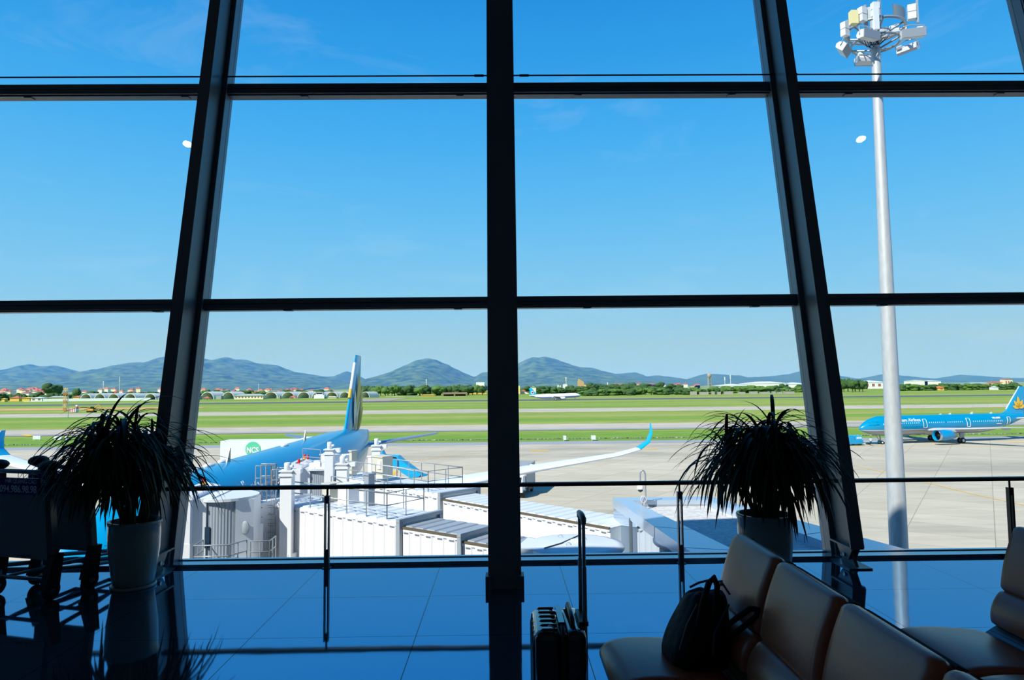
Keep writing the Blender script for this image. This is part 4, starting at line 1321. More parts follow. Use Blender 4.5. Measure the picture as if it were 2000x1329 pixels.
# local: x forward (toward the left-front), y left
MB().b2((-3.6, -1.2, 1.0), (1.6, 1.2, 3.55)).b2((-3.66, -1.22, 3.5), (1.65, 1.22, 3.6)).build('cargo_box', mat('grey_truck_box', (158, 160, 160), .5, var=.06), tr)
MB().b2((-3.5, -.9, .7), (3.2, .9, 1.0)).b2((-2.0, -1.15, .45), (.3, -1.0, .95)).b2((-2.0, 1.0, .45), (.3, 1.15, .95)).build('chassis', m_darkg, tr)
ca = MB().prism([(1.75, .7), (3.4, .7), (3.4, 1.5), (3.0, 2.5), (1.75, 2.55)], lambda q: (q[0], -1.1, q[1]), lambda q: (q[0], 1.1, q[1])).build('cab', m_white, tr)
MB().prism([(3.37, 1.6), (3.42, 1.6), (3.07, 2.42), (3.02, 2.42)], lambda q: (q[0], -.95, q[1]), lambda q: (q[0], .95, q[1])).build('windscreen', m_cglass, ca)
wheels(tr, ((2.6, -1), (2.6, 1), (-2.3, -1), (-2.3, 1)), .46)
tr.rotation_euler = (0, 0, -PI / 2 - .25)

# high-lift catering truck behind the wide-body
x0, x1 = atY(430, 880, 79).x, atY(578, 880, 79).x
zt_ = atY(500, 861.5, 79).z
ct = thing('catering_truck', 'high-lift catering truck with white box and round green emblem behind the blue fuselage', 'truck', ((x0 + x1) / 2, 80.4, GZ))
bo = MB().b2((x0, 79, zt_ - 2.7), (x1 + 1.2, 81.6, zt_)).build('raised_box', m_white, ct, True)
ex = atY(494, 878, 78.98)
em = MB().lathe([(.86, .0), (.86, .03)], (ex.x, 78.95, ex.z), 28, 'y').build('green_emblem', mat('mint_green', (92, 200, 150), .5), bo, True)
text_part('emblem_letters', 'NCS', .86, frame((ex.x - .70, 78.93, ex.z - .38), (1, 0, 0), (0, -1, 0)), m_white, bo, .012, bold=.03, xs=.82)
MB().b2((x1 + .6, 78.6, zt_ - 2.4), (x1 + 3.6, 81.4, zt_ - 2.25)).b2((x1 + .6, 78.9, zt_ - .05), (x1 + 3.2, 81.4, zt_ + .25)).build('front_platform', m_white, ct, True)
mb = MB()
for s in (79.3, 81.3):
    mb.hexa([Vector((x, s + e, z)) for e in (-.08, .08) for x, z in ((x0 + 1, GZ + 1), (x0 + 1.3, GZ + 1), (x1 - .7, zt_ - 2.7), (x1 - 1, zt_ - 2.7))])
    mb.hexa([Vector((x, s + e, z)) for e in (-.08, .08) for x, z in ((x1 - 1, GZ + 1), (x1 - .7, GZ + 1), (x0 + 1.3, zt_ - 2.7), (x0 + 1, zt_ - 2.7))])
mb.build('scissor_lift', m_metal, ct, True)
MB().b2((x0, 79.2, GZ + .6), (x1 + 2, 81.4, GZ + 1.05)).build('chassis', m_darkg, ct, True)
MB().prism([(x1 + 1.0, GZ + .7), (x1 + 3.2, GZ + .7), (x1 + 3.2, GZ + 1.7), (x1 + 2.8, GZ + 2.8), (x1 + 1.0, GZ + 2.8)], lambda q: (q[0], 79.1, q[1]), lambda q: (q[0], 81.5, q[1])).build('cab', m_white, ct, True)
for x in (x0 + 1.2, x1 - 1, x1 + 2.2):
    for y in (79.3, 81.3):
        MB().lathe([(.2, -.15), (.5, -.15), (.5, .15), (.2, .15)], (x, y, GZ + .5), 16, 'y').build('wheel', m_dark, ct, True)

# cyan passenger stairs with canopy under the far bridge
def at58(x, y): return atY(x, y, 58)


SY = 60.0
S_ = lambda px, py, dy=0: atY(px, py, SY) + Vector((0, dy, 0))
st_ = thing('boarding_stairs', 'bright cyan covered boarding stairs truck behind the far jet bridge railing', 'stairs', (S_(790, 935).x, SY, GZ))
poly = [(745, 892), (776, 893), (786, 902), (812, 921), (822, 928), (818, 932), (802, 935), (786, 925), (777, 917), (745, 911)]
MB().prism(poly, lambda q: S_(*q), lambda q: S_(*q, 1.7)).build('canopy_side', m_cyan, st_, True)
MB().hexa([S_(742, 894.5, -.06), S_(774, 895.5, -.06), S_(774, 895.5, .02), S_(742, 894.5, .02), S_(742, 892.5, -.06), S_(774, 893.5, -.06), S_(774, 893.5, .02), S_(742, 892.5, .02)]).build('dark_window_band', m_cglass, st_, True)
MB().hexa([S_(775, 916, -.06), S_(778, 917, -.06), S_(778, 917, .02), S_(775, 916, .02), S_(775, 900, -.06), S_(778, 900, -.06), S_(778, 900, .02), S_(775, 900, .02)]).build('support_post', mat('navy_post', (0, 70, 130), .4), st_, True)
MB().prism([(742, 886), (745, 882), (750, 893), (742, 897)], lambda q: S_(q[0], q[1], .3), lambda q: S_(q[0], q[1], 1.4)).build('door_hood', m_cyan, st_, True)
MB().prism([(812, 928), (833, 931), (818, 934), (806, 935)], lambda q: S_(q[0], q[1], .3), lambda q: S_(q[0], q[1], 1.6)).build('lower_step', mat('deep_cyan', (0, 130, 170), .4), st_, True)
zb_ = S_(800, 935).z
MB().b2((S_(750, 900).x, SY + .2, GZ + .6), (S_(822, 900).x, SY + 1.6, GZ + 1.3)).build('chassis', m_cyan, st_, True)
for px in (760, 812):
    for dy in (.2, 1.6):
        MB().lathe([(.2, -.15), (.45, -.15), (.45, .15), (.2, .15)], (S_(px, 900).x, SY + dy, GZ + .45), 16, 'y').build('wheel', m_dark, st_, True)
mb = MB()
for px in (756, 800):
    mb.hexa([Vector((S_(px, 900).x + e, SY + .9 + f, z)) for z in (GZ + 1.2, S_(px, 912 if px < 780 else 930).z) for e, f in ((-.1, -.1), (.1, -.1), (.1, .1), (-.1, .1))])
mb.build('lift_strut', m_metal, st_, True)

# white service truck behind the trolleys
q = atZ(40, 1066, GZ)
wt = thing('service_truck', 'white box truck parked at far left behind the luggage trolleys', 'truck', (q.x - 1.5, q.y + 1.3, GZ))
MB().b2((-4.2, -1.25, .95), (3.9, 1.25, 4.3)).b2((-4.25, -1.27, 4.25), (3.95, 1.27, 4.35)).build('cargo_box', m_white, wt)
MB().b2((-4.2, -1.0, .55), (4.6, 1.0, .95)).build('chassis', m_darkg, wt)
wheels(wt, ((-3, -1), (-3, 1), (-1.8, -1), (-1.8, 1), (3, -1), (3, 1)), .48)

# pushback tug, towbar and ground worker by the blue airliner's nose
def at145(px, py): return atZ(px, py, GZ)


q = at145(1668, 871)
tg = thing('pushback_tug', 'small blue pushback tug with white and yellow skirt ahead of the towed airliner', 'tug', (q.x, q.y + 1.0, GZ), math.atan2(.215, .977))
b_ = MB().prism([(-3.2, .35), (2.0, .35), (2.0, 1.1), (.9, 1.15), (-3.2, 1.15)], lambda q: (q[0], -1.1, q[1]), lambda q: (q[0], 1.1, q[1])).build('body', m_blue, tg)
MB().b2((.2, -.95, 1.1), (1.8, .95, 1.9)).b2((.15, -1.0, 1.88), (1.9, 1.0, 2.0)).build('cab', m_cyan, tg)
MB().b2((-1.8, -.95, 1.15), (.1, .95, 1.85)).build('rear_cab', m_blue, tg)
MB().b2((.5, -.97, 1.35), (1.1, -.94, 1.8)).b2((1.2, -.97, 1.35), (1.7, -.94, 1.8)).build('side_window', m_winlit, tg)
MB().b2((-3.25, -1.13, .3), (-1.4, -1.08, .62)).build('yellow_skirt', m_gold, tg)
MB().b2((-3.25, -1.12, .6), (-1.8, -1.08, .85)).build('white_skirt', m_white, tg)
wheels(tg, ((-2.2, -.95), (-2.2, .95), (1.2, -.95), (1.2, .95)), .5)
a = Vector((q.x, q.y + 1.0, GZ)) + Vector((.977, .215, 0)) * 2.6; b = ng
tb = thing('towbar', 'blue towbar between the tug and the nose wheel', 'towbar', (a.x, a.y, GZ))
MB().tube((a.x, a.y, GZ + .5), (b.x - .3, b.y - .06, GZ + .45), .09).build('bar', m_blue, tb, True)
MB().tube((a.x + 1.5, a.y + .1, GZ + .25), (a.x + 1.5, a.y + .9, GZ + .25), .05).build('axle', m_metal, tb, True)
for dy in (.1, .9): MB().lathe([(.1, -.06), (.22, -.06), (.22, .06), (.1, .06)], (a.x + 1.5, a.y + dy, GZ + .22), 12, 'y').build('wheel', m_dark, tb, True)


def walker(loc, label):
    t = thing('person', label, 'person', loc, .5)
    J = {'pel': (0, 0, .93, .13), 'sp': (.02, 0, 1.12, .135), 'ch': (.03, 0, 1.33, .155), 'nk': (.04, 0, 1.50, .06), 'hd': (.05, 0, 1.60, .085), 'ht': (.05, 0, 1.70, .08),
         'lh': (0, .09, .88, .09), 'lk': (.16, .1, .50, .062), 'la': (.1, .1, .09, .042), 'lt': (.27, .11, .04, .035),
         'rh': (0, -.09, .88, .09), 'rk': (-.02, -.1, .50, .062), 'ra': (-.26, -.1, .12, .042), 'rt': (-.14, -.11, .04, .035),
         'ls': (.03, .19, 1.40, .06), 'le': (-.08, .24, 1.14, .045), 'lw': (-.02, .25, .90, .032), 'lf': (.02, .25, .80, .032),
         'rs': (.03, -.19, 1.40, .06), 're': (.10, -.24, 1.14, .045), 'rw': (.26, -.22, .96, .032), 'rf': (.33, -.21, .90, .032)}
    E_ = [('pel', 'sp'), ('sp', 'ch'), ('ch', 'nk'), ('nk', 'hd'), ('hd', 'ht'), ('pel', 'lh'), ('lh', 'lk'), ('lk', 'la'), ('la', 'lt'), ('pel', 'rh'), ('rh', 'rk'), ('rk', 'ra'), ('ra', 'rt'),
          ('ch', 'ls'), ('ls', 'le'), ('le', 'lw'), ('lw', 'lf'), ('ch', 'rs'), ('rs', 're'), ('re', 'rw'), ('rw', 'rf')]

    def skin(name, keys, grow, m):
        ks = [k for k in J if k in keys]; ix = {k: i for i, k in enumerate(ks)}
        me = bpy.data.meshes.new(name); me.from_pydata([J[k][:3] for k in ks], [(ix[a], ix[b]) for a, b in E_ if a in ix and b in ix], []); me.materials.append(m)
        o = bpy.data.objects.new(name, me); COL.objects.link(o); o.parent = t
        sk = o.modifiers.new('skin', 'SKIN'); sk.use_smooth_shade = True
        if not me.skin_vertices: me.attributes.new  # layer is made by the modifier API below
        return o, ks, ix, grow
    out = []
    for name, keys, grow, m in (('body', set(J), 0, mat('skin_tone', (168, 120, 92), .6)), ('trousers', {'pel', 'lh', 'lk', 'la', 'rh', 'rk', 'ra'}, .012, mat('dark_trousers', (28, 32, 44), .8)),
                                ('shirt', {'sp', 'ch', 'ls', 'le', 'rs', 're', 'pel'}, .014, mat('pale_shirt', (190, 198, 212), .8))):
        # grow tapered tubes along the skeleton, welded into one surface by a remesh
        mb = MB()
        for a_, b_ in E_:
            if a_ in keys and b_ in keys:
                pa_, pb_ = Vector(J[a_][:3]), Vector(J[b_][:3])
                mb.path([pa_, pb_], [J[a_][3] + grow, J[b_][3] + grow], 10)
        for k in keys: mb.blob(J[k][:3], J[k][3] + grow, 1, 0, nu=10, nv=7)
        o = mb.build(name, m, t); r_ = o.modifiers.new('remesh', 'REMESH'); r_.mode = 'VOXEL'; r_.voxel_size = .02; r_.use_smooth_shade = True
        sm = o.modifiers.new('smooth', 'SMOOTH'); sm.iterations = 3; sm.factor = .5
    MB().blob((.045, 0, 1.70), (.09, .085, .07), 2, .05).build('hair', m_dark, t)
    fo = MB().blob((.135, 0, 1.605), (.018, .014, .03), 1, 0, nu=6, nv=5).build('nose', MATS['skin_tone'], t)
    return t


q = at145(1701, 871)
walker((q.x, q.y, GZ), 'ground worker in pale shirt and dark trousers walking beside the towbar')
# ================================================================== beyond the runway
def ridge(name, label, prof, Y0, depth, seed, m):
    """hill range: crest follows the listed (px, py) points at distance Y0, falls away before and behind"""
    xs = [atY(px, py, Y0).x for px, py in prof]; zs = [atY(px, py, Y0).z for px, py in prof]
    n = max(24, int((xs[-1] - xs[0]) / 22)); nd = 26; off = Vector((seed * 13.1, seed * 5.7, 0))

    def crest(x):
        for i in range(len(xs) - 1):
            if xs[i] <= x <= xs[i + 1]:
                u = (x - xs[i]) / (xs[i + 1] - xs[i]); u2 = u * u * (3 - 2 * u) * .5 + u * .5
                return zs[i] + (zs[i + 1] - zs[i]) * u2
        return zs[-1]
    vs = []
    for j in range(nd + 1):
        v = j / nd; y = Y0 - depth * (1 - v) if v <= 1 else 0
        for i in range(n + 1):
            x = xs[0] + (xs[-1] - xs[0]) * i / n
            ed = min(1, min(i, n - i) / (n * .06) + .0)
            hC = crest(x) - GZ
            # lateral spurs: shift the sampled crest so gullies run downhill
            sp = mnoise.noise(Vector((x / 420, v * .6, 0)) + off) * 240 * (1 - v)
            h2 = max(0, crest(min(xs[-1], max(xs[0], x + sp))) - GZ)
            k = v ** 1.15
            h = (hC * v + h2 * (1 - v)) * k
            fn = mnoise.fractal(Vector((x / 260, y / 260, 0)) + off, .9, 2.1, 5)
            fine = mnoise.fractal(Vector((x / 40, y / 40, 3)) + off, .8, 2.1, 3)
            h *= 1 + (.34 * fn) * (1 - v) ** .6 * (1 if v > .1 else v * 10)
            h += fine * 3.2 * min(1, v * 4)
            vs.append((x, y, GZ - 2 + max(0, h)))
    # back slope
    for i in range(n + 1):
        x = xs[0] + (xs[-1] - xs[0]) * i / n
        vs.append((x, Y0 + depth * .8, GZ - 2))
    fs = []
    for j in range(nd + 1):
        for i in range(n):
            a = j * (n + 1) + i; fs.append((a, a + 1, a + n + 2, a + n + 1))
    mb = MB(); mb.add(vs, fs, True)
    return tag(mb.build(name, m), label, 'hill')


m_hill = mat('forested_slope', (38, 74, 34), .95, col2=(94, 124, 64), vscale=.016)
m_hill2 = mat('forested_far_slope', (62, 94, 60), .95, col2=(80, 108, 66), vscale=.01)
ridge('hill', 'hazy blue twin-crested hill at the far left edge', [(-60, 740), (0, 728), (25, 721), (57, 711), (80, 716), (105, 714), (120, 716), (140, 722), (165, 729), (184, 733.5), (205, 741), (235, 752)], 5600, 1500, 1, m_hill)
ridge('hill', 'long forested hill range behind the hangars on the left', [(150, 752), (170, 741), (184, 734), (210, 721), (240, 712), (262, 708), (290, 708), (305, 703), (322, 696), (350, 697), (390, 699), (412, 703), (420, 702), (441, 697), (462, 702), (480, 703), (500, 709), (520, 711), (540, 713), (560, 721), (573, 726), (600, 730), (632, 735), (655, 739), (700, 750)], 5000, 1700, 2, m_hill)
ridge('hill', 'small rounded hill seen just behind the blue tail fin', [(560, 752), (600, 741), (630, 736), (654, 735), (661, 731), (676, 725), (687, 728), (700, 734), (717, 742), (745, 752)], 5900, 1200, 3, m_hill2)
ridge('hill', 'cone-shaped forested hill left of the centre column', [(690, 751), (717, 742), (740, 735), (765, 727), (790, 714), (815, 703), (836, 699.5), (850, 702), (870, 710), (890, 720), (910, 730), (925, 736), (945, 741), (985, 750)], 4600, 1300, 4, m_hill)
ridge('hill', 'broad forested hill right of the centre column behind the taxiing plane', [(895, 750), (925, 736), (945, 727), (970, 724), (990, 720), (1008, 712), (1030, 701), (1042, 697), (1050, 699), (1066, 696), (1080, 700), (1105, 708), (1120, 714), (1135, 717), (1157, 718), (1175, 724), (1205, 731), (1230, 739), (1260, 750)], 4900, 1600, 5, m_hill)
ridge('hill', 'low double hill right of the broad hill', [(1150, 750), (1180, 738), (1205, 730), (1220, 729), (1240, 727), (1262, 735), (1280, 733), (1300, 735), (1325, 738), (1350, 744), (1380, 750)], 5300, 1200, 6, m_hill2)
ridge('hill', 'low hill range behind the water tower', [(1320, 748), (1350, 739), (1365, 733), (1380, 730), (1410, 731), (1430, 733), (1445, 733), (1460, 737), (1500, 735), (1540, 731), (1567, 724), (1590, 727), (1620, 736), (1650, 746)], 5200, 1200, 7, m_hill2)
ridge('hill', 'low hill above the white warehouse at the right', [(1660, 747), (1688, 741), (1705, 735), (1726, 730.5), (1750, 732), (1763, 734), (1785, 736), (1803, 740), (1830, 746)], 5600, 900, 8, m_hill2)
ridge('hill', 'low hill above the tail of the towed blue airliner', [(1825, 747), (1848, 741), (1860, 736), (1874, 732), (1895, 733), (1914, 734), (1940, 738), (1963, 738.5), (2000, 738), (2040, 742)], 5500, 900, 9, m_hill2)

# ---- trees: a few shapes, then copied one by one
m_leafA = mat('broadleaf_green', (62, 98, 34), .9, col2=(88, 122, 46), vscale=.35)
m_leafB = mat('dark_tree_green', (44, 78, 34), .9, col2=(62, 96, 42), vscale=.3)
m_trunk = mat('tree_bark', (84, 70, 56), .9)


def tree_mesh(seed, w, h, m, n=9, low=False):
    r = random.Random(seed); mb = MB(); mb.mi = 1
    if not low: mb.tube((0, 0, 0), (0, 0, h * .55), w * .05, w * .03, 6)
    mb.mi = 0
    for i in range(n):
        a = r.uniform(0, 2 * PI); q = r.uniform(0, .34) * w
        z = r.uniform(.25 if low else .42, .78) * h
        mb.blob((q * math.cos(a), q * math.sin(a), z), (r.uniform(.2, .3) * w, r.uniform(.2, .3) * w, r.uniform(.16, .24) * h), seed * 31 + i, .45, 2.2, 9, 7)
    mb.blob((0, 0, .58 * h), (.36 * w, .36 * w, .34 * h), seed, .4, 2, 12, 8)
    if low: mb.blob((0, 0, .2 * h), (.45 * w, .4 * w, .28 * h), seed + 3, .4, 2, 12, 8)
    return mb


TREES = []


def put_tree(kind, px, pyb, wpx, hpx, label, group, Y):
    """tree standing on the ground at distance Y, base height taken from the ground there"""
    q = atY(px, pyb, Y); k = Y / F_PX
    w, h = wpx * k, hpx * k
    base, mats_ = PROTO[kind]
    o = bpy.data.objects.new('tree', base); COL.objects.link(o)
    o.location = (q.x, Y, GZ - .1); o.scale = (w / 10, w / 10, (h + max(0, q.z - GZ)) / 10)
    o.rotation_euler = (0, 0, random.uniform(0, 6.28))
    tag(o, label, 'tree', group)
    return o


PROTO = {}
for k in range(6):
    mb = tree_mesh(k + 1, 10, 10, None, 9, low=k >= 3)
    m_ = (m_leafA, m_leafB)[k % 2]
    o = mb.build('tree', [m_, m_trunk], loc=(0, 0, 0)); PROTO[k] = (o.data, None)
    COL.objects.unlink(o); bpy.data.objects.remove(o)
rt = random.Random(11)
tree_rows = [
    # px range, base y, width, height, count, Y, label, group, kinds
    (0, 150, 780, (9, 16), (7, 13), 16, 900, 'small green tree among the yellow houses at far left', 'trees by the yellow houses', (3, 4, 5)),
    (170, 330, 774, (14, 24), (6, 11), 15, 1080, 'green tree top showing above the left hangars', 'trees above the left hangars', (1, 3, 5)),
    (385, 660, 772, (10, 18), (6, 11), 26, 1080, 'green tree between the arched hangars and the red-roofed town', 'trees behind the open hangars', (0, 1, 3, 5)),
    (706, 945, 779, (12, 22), (12, 22), 30, 960, 'bushy green tree in the belt between the blue tail fin and the centre column', 'trees left of the centre column', (0, 1, 2, 3)),
    (700, 945, 766, (10, 20), (8, 13), 18, 1700, 'bluish distant tree at the foot of the cone-shaped hill', 'distant trees below the cone hill', (3, 5)),
    (1008, 1150, 768, (12, 22), (7, 15), 22, 1050, 'green tree in the belt behind the taxiing white plane', 'trees behind the white plane', (1, 3, 5)),
    (1135, 1240, 776, (12, 20), (8, 16), 20, 800, 'bright green bush at the field edge just right of the taxiing plane nose', 'bushes right of the white plane', (3, 4)),
    (1140, 1330, 766, (12, 22), (8, 18), 24, 1200, 'dark tree in the wood right of the yellow silo', 'wood right of the silo', (1, 5)),
    (1230, 1420, 774, (12, 22), (8, 16), 26, 820, 'leafy green tree in the belt left of the water tower', 'trees left of the water tower', (3, 4, 0)),
    (1395, 1590, 773, (12, 22), (8, 17), 28, 900, 'leafy green tree in front of the long white warehouses', 'trees before the long warehouses', (3, 4, 0)),
    (1640, 1690, 770, (12, 18), (20, 28), 7, 880, 'tall dark tree in the clump right of the slanted column', 'tree clump by the right column', (1,)),
    (1740, 1990, 764, (11, 19), (9, 15), 30, 950, 'green tree in the belt above the towed blue airliner', 'trees above the blue airliner', (3, 5, 4)),
]
for x0, x1, yb, wr, hr, n, Y, la, gr, ks in tree_rows:
    for i in range(n):
        px = x0 + (x1 - x0) * (i + rt.uniform(.1, .9)) / n
        put_tree(rt.choice(ks), px, yb, rt.uniform(*wr) * 1.25, rt.uniform(*hr), la, gr, Y * rt.uniform(.97, 1.05))
for kind, px, yb, w, h, la in ((1, 104, 776, 36, 27, 'largest dark round tree rising above the houses at far left'), (1, 75, 776, 26, 10, 'low dark tree left of the largest round tree'),
                               (1, 150, 771, 16, 12, 'round dark tree right of the mast at far left'), (0, 820, 777, 22, 19, 'dense green tree left of the broad spreading tree'),
                               (2, 858, 777, 38, 20, 'broad spreading tree beside the open brown shed'), (1, 1221, 764, 16, 12, 'round dark tree crown against the low hill'),
                               (1, 1158, 762, 26, 14, 'dark tree crown next to the yellow silo'), (1, 1530, 764, 22, 14, 'round dark tree in front of the warehouses')):
    o = put_tree(kind, px, yb, w, h, la, None, 940)


def palm(px, yb, h, la):
    q = atY(px, yb, 860); k = 860 / F_PX; h *= k
    t = thing('palm_tree', la, 'tree', (q.x, 860, GZ), group='palms by the hangars')
    MB().tube((0, 0, 0), (0, 0, h * .85), .45, .3, 6).build('trunk', m_trunk, t)
    mb = MB(); r = random.Random(int(px))
    for i in range(11):
        a = 2 * PI * i / 11; L = h * .38
        pts = [Vector((L * u * math.cos(a), L * u * math.sin(a), h * .85 + L * (.5 * u - .95 * u * u))) for u in (0, .25, .5, .75, 1)]
        mb.path(pts, [.3, .7, .8, .6, .1], 4)
    mb.build('fronds', m_leafB, t)


for px, h in ((490, 17), (502, 13), (563, 17), (567, 15), (583, 17), (586, 15), (510, 12)): palm(px, 778, h, 'palm tree standing among the open arched hangars')

# ---- arched aircraft shelters
m_shel = mat('pale_shelter_skin', (196, 204, 200), .6, var=.05, vscale=.3)
m_sheldark = mat('shelter_lining', (196, 198, 190), .8)
m_conc3 = mat('rough_concrete', (160, 158, 146), .9, var=.1, vscale=.4)


def shelter(pxl, pxr, pyt, Y, depth, closed, label, skew):
    a, b = atY(pxl, 780, Y), atY(pxr, 780, Y); top = atY((pxl + pxr) / 2, pyt, Y).z
    w = (b.x - a.x); cx = (a.x + b.x) / 2; hh = top - GZ
    t = thing('aircraft_shelter', label, 'hangar', (cx, Y, GZ), group='arched shelters across the runway')
    N = 20
    def arc(k, r, y, sh): th = PI * k / N; return Vector((-math.cos(th) * w / 2 * r + sh, y, math.sin(th) * hh * r))
    rs = []
    mb = MB()
    outer = [[arc(k, 1, y, skew * y / depth) for k in range(N + 1)] for y in (0, depth)]
    inner = [[arc(k, .90, y, skew * y / depth) for k in range(N + 1)] for y in (0, depth)]
    m_ = N + 1; vs = outer[0] + outer[1] + inner[0] + inner[1]; fs = []
    for k in range(N):
        fs += [(k, k + 1, m_ + k + 1, m_ + k), (k, 2 * m_ + k, 2 * m_ + k + 1, k + 1)]
    mb.add(vs, fs, False); mb.build('arch_shell', m_shel, t)
    mb = MB(); mb.add(inner[0] + inner[1], [(k + 1, k, m_ + k, m_ + k + 1) for k in range(N)], True)
    if closed:
        mb.add(inner[1], [tuple(range(N + 1))], False)
    mb.build('lining', m_sheldark, t)
    return t


for (l, r) in ((156, 179), (183, 206), (210, 233), (242, 266), (281, 305), (309, 331)):
    shelter(l, r, 769, 830, 30, True, 'closed-back arched aircraft shelter left of the slanted column', 14)
for (l, r) in ((391, 418), (433, 458), (515, 543), (549, 576), (580, 606), (608, 634), (636, 660), (662, 684), (704, 722)):
    shelter(l, r, 765.5, 830, 15, False, 'open-ended arched aircraft shelter with daylight through it', 9)


def bld(name, label, pxl, pxr, pyt, pyb, Y, m, roof=None, depth=12, roofh=0, win=0, cat='house', group=None, hip=True):
    a, b = atY(pxl, pyb, Y), atY(pxr, pyb, Y); zt = atY((pxl + pxr) / 2, pyt, Y).z
    t = thing(name, label, cat, ((a.x + b.x) / 2, Y, GZ), group=group)
    w = (b.x - a.x) / 2; h = zt - GZ; rh = roofh * Y / F_PX
    MB().b2((-w, 0, 0), (w, depth, h - rh)).build('wall', m, t)
    if roof:
        e = w * 1.04 + .3; i = e - (min(depth / 2, e) if hip else 0)
        MB().add([(-e, -.8, h - rh), (e, -.8, h - rh), (e, depth + .8, h - rh), (-e, depth + .8, h - rh), (-i, depth / 2, h), (i, depth / 2, h)],
                 [(3, 2, 1, 0), (0, 1, 5, 4), (1, 2, 5), (2, 3, 4, 5), (3, 0, 4)]).build('roof', roof, t)
    if win:
        first = None
        for k in range(win):
            x = -w + 2 * w * (k + .5) / win
            if first is None:
                first = MB().b2((-.35 * w / win * 1.3, -.08, h * .25), (.35 * w / win * 1.3, 0.0, (h - rh) * .8)).build('window', mat('brown_shutter', (150, 96, 80), .7), t); o = first
            else: o = first.copy(); COL.objects.link(o)
            o.location = (x, -.02, 0)
    return t


m_cream = mat('cream_wall', (226, 218, 186), .8); m_yelw = mat('ochre_wall', (226, 186, 84), .8); m_wht = mat('white_wall', (228, 228, 222), .8)
m_redr = mat('red_tile_roof', (172, 98, 80), .8, var=.1, vscale=.3); m_orr = mat('orange_tile_roof', (212, 112, 70), .8); m_grr = mat('grey_green_roof', (150, 168, 160), .6)
m_whr = mat('white_metal_roof', (214, 220, 222), .5); m_brn = mat('brown_shed_roof', (146, 124, 100), .8)
B = bld
B('house', 'yellow gabled house at far left', 43, 58, 776, 783, 800, m_yelw, m_yelw, 10, 2)
B('house', 'low white house with grey roof beside the yellow house', 60, 82, 776, 783, 800, m_wht, m_whr, 10, 2, 2)
B('house', 'ochre long house with grey roof left of the shelters', 92, 124, 774, 781, 810, m_yelw, m_grr, 10, 3)
B('house', 'small red-roofed house at far left', 19, 37, 774, 783, 830, m_yelw, m_redr, 10, 4)
B('house', 'tiny yellow hut at the far left edge', 3, 9, 778, 783, 790, m_yelw, m_yelw, 5, 1.5)
B('house', 'small ochre house just left of the first shelter', 142, 155, 774, 780, 830, m_yelw, m_orr, 8, 2)
B('boundary_wall', 'long pale boundary wall before the closed shelters', 84, 294, 778.5, 783, 795, mat('pale_wall', (206, 214, 208), .8, var=.1, vscale=.2), None, .5, cat='wall')
B('boundary_wall', 'low white kerb wall along the far field edge', 46, 316, 783, 785, 785, m_wht, None, .5, cat='wall')
B('barracks', 'long cream building with grey-green roof and brown windows before the shelters', 458, 514, 770, 781.5, 790, m_cream, m_grr, 12, 3.5, 9, cat='building')
c2 = B('control_house', 'white two-storey control house among the shelters', 613, 633, 772, 780.5, 795, m_wht, None, 10, 0, 0, cat='building')
MB().b2((-4, 1, 3.4), (4, 8, 7.6)).build('upper_room', m_wht, c2); MB().b2((-5, .5, 7.4), (5, 8.5, 7.9)).build('roof', m_grr, c2); MB().b2((-3.6, .9, 5), (3.6, .99, 6.6)).build('window_band', m_cglass, c2)
B('hut', 'low cream building right of the white control house', 636, 657, 774.5, 780.5, 800, m_cream, m_cream, 8, 1, 0, cat='building')
for l, r, y, la in ((398, 412, 776, 'small red-roofed pavilion inside the first open shelter'), (566, 581, 775, 'red-roofed pavilion before the palm trees')):
    t = thing('pavilion', la, 'pavilion', (atY((l + r) / 2, 780, 785).x, 785, GZ)); w = (r - l) / 2 * 785 / F_PX
    mb = MB()
    for sx in (-.8, .8):
        for sy in (-.8, .8): mb.tube((w * sx, w * sy, 0), (w * sx, w * sy, 1.8), .2, n=6)
    mb.build('posts', m_wht, t); MB().add([(-w, -w, 1.7), (w, -w, 1.7), (w, w, 1.7), (-w, w, 1.7), (0, 0, 4.2)], [(3, 2, 1, 0), (0, 1, 4), (1, 2, 4), (2, 3, 4), (3, 0, 4)]).build('roof', m_redr, t)
for l, r, yt, Y, la in ((383, 390, 774, 812, 'concrete blast wall left of the first open shelter'), (422, 432, 774, 812, 'concrete blast wall between the first two open shelters'), (544, 547, 774, 812, 'narrow concrete blast wall between open shelters')):
    B('blast_wall', la, l, r, yt, 781, Y, m_conc3, None, 6, cat='wall')
B('wall_screen', 'long white low wall right of the blue tail fin', 752, 788, 774.5, 777, 900, m_wht, None, 1, cat='wall')
B('wall_screen', 'grey fence wall behind the dirt road', 794, 818, 773, 777, 930, m_frame, None, 1, cat='wall')
sh = thing('open_shed', 'brown open-fronted shed left of the centre column', 'shed', (atY(888, 776, 880).x, 880, GZ))
w = 24 * 880 / F_PX; h = atY(888, 767, 880).z - GZ
MB().b2((-w, -1, h - 2.2), (w, 9, h)).build('roof', m_brn, sh); MB().b2((-w, 8, 0), (w, 9, h - 2)).build('back_wall', mat('dark_shed_interior', (70, 62, 54), .9), sh)
mb = MB()
for x in (-1, 0, 1): MB().b2((x * (w - .8) - .8, -.9, 0), (x * (w - .8) + .8, .4, h - 2)).build('pillar', m_brn, sh)
B('house', 'yellow shop building left of the open brown shed', 822, 850, 771, 777, 900, m_yelw, m_yelw, 8, 1)
B('house', 'long yellow building with brown roof beside the centre column', 915, 950, 764, 770, 1050, m_yelw, m_brn, 8, 2, 3)
B('tower_block', 'white multi-storey block with red top edge beside the centre column', 930, 946, 747, 762, 1300, m_wht, None, 14, 0, cat='building')
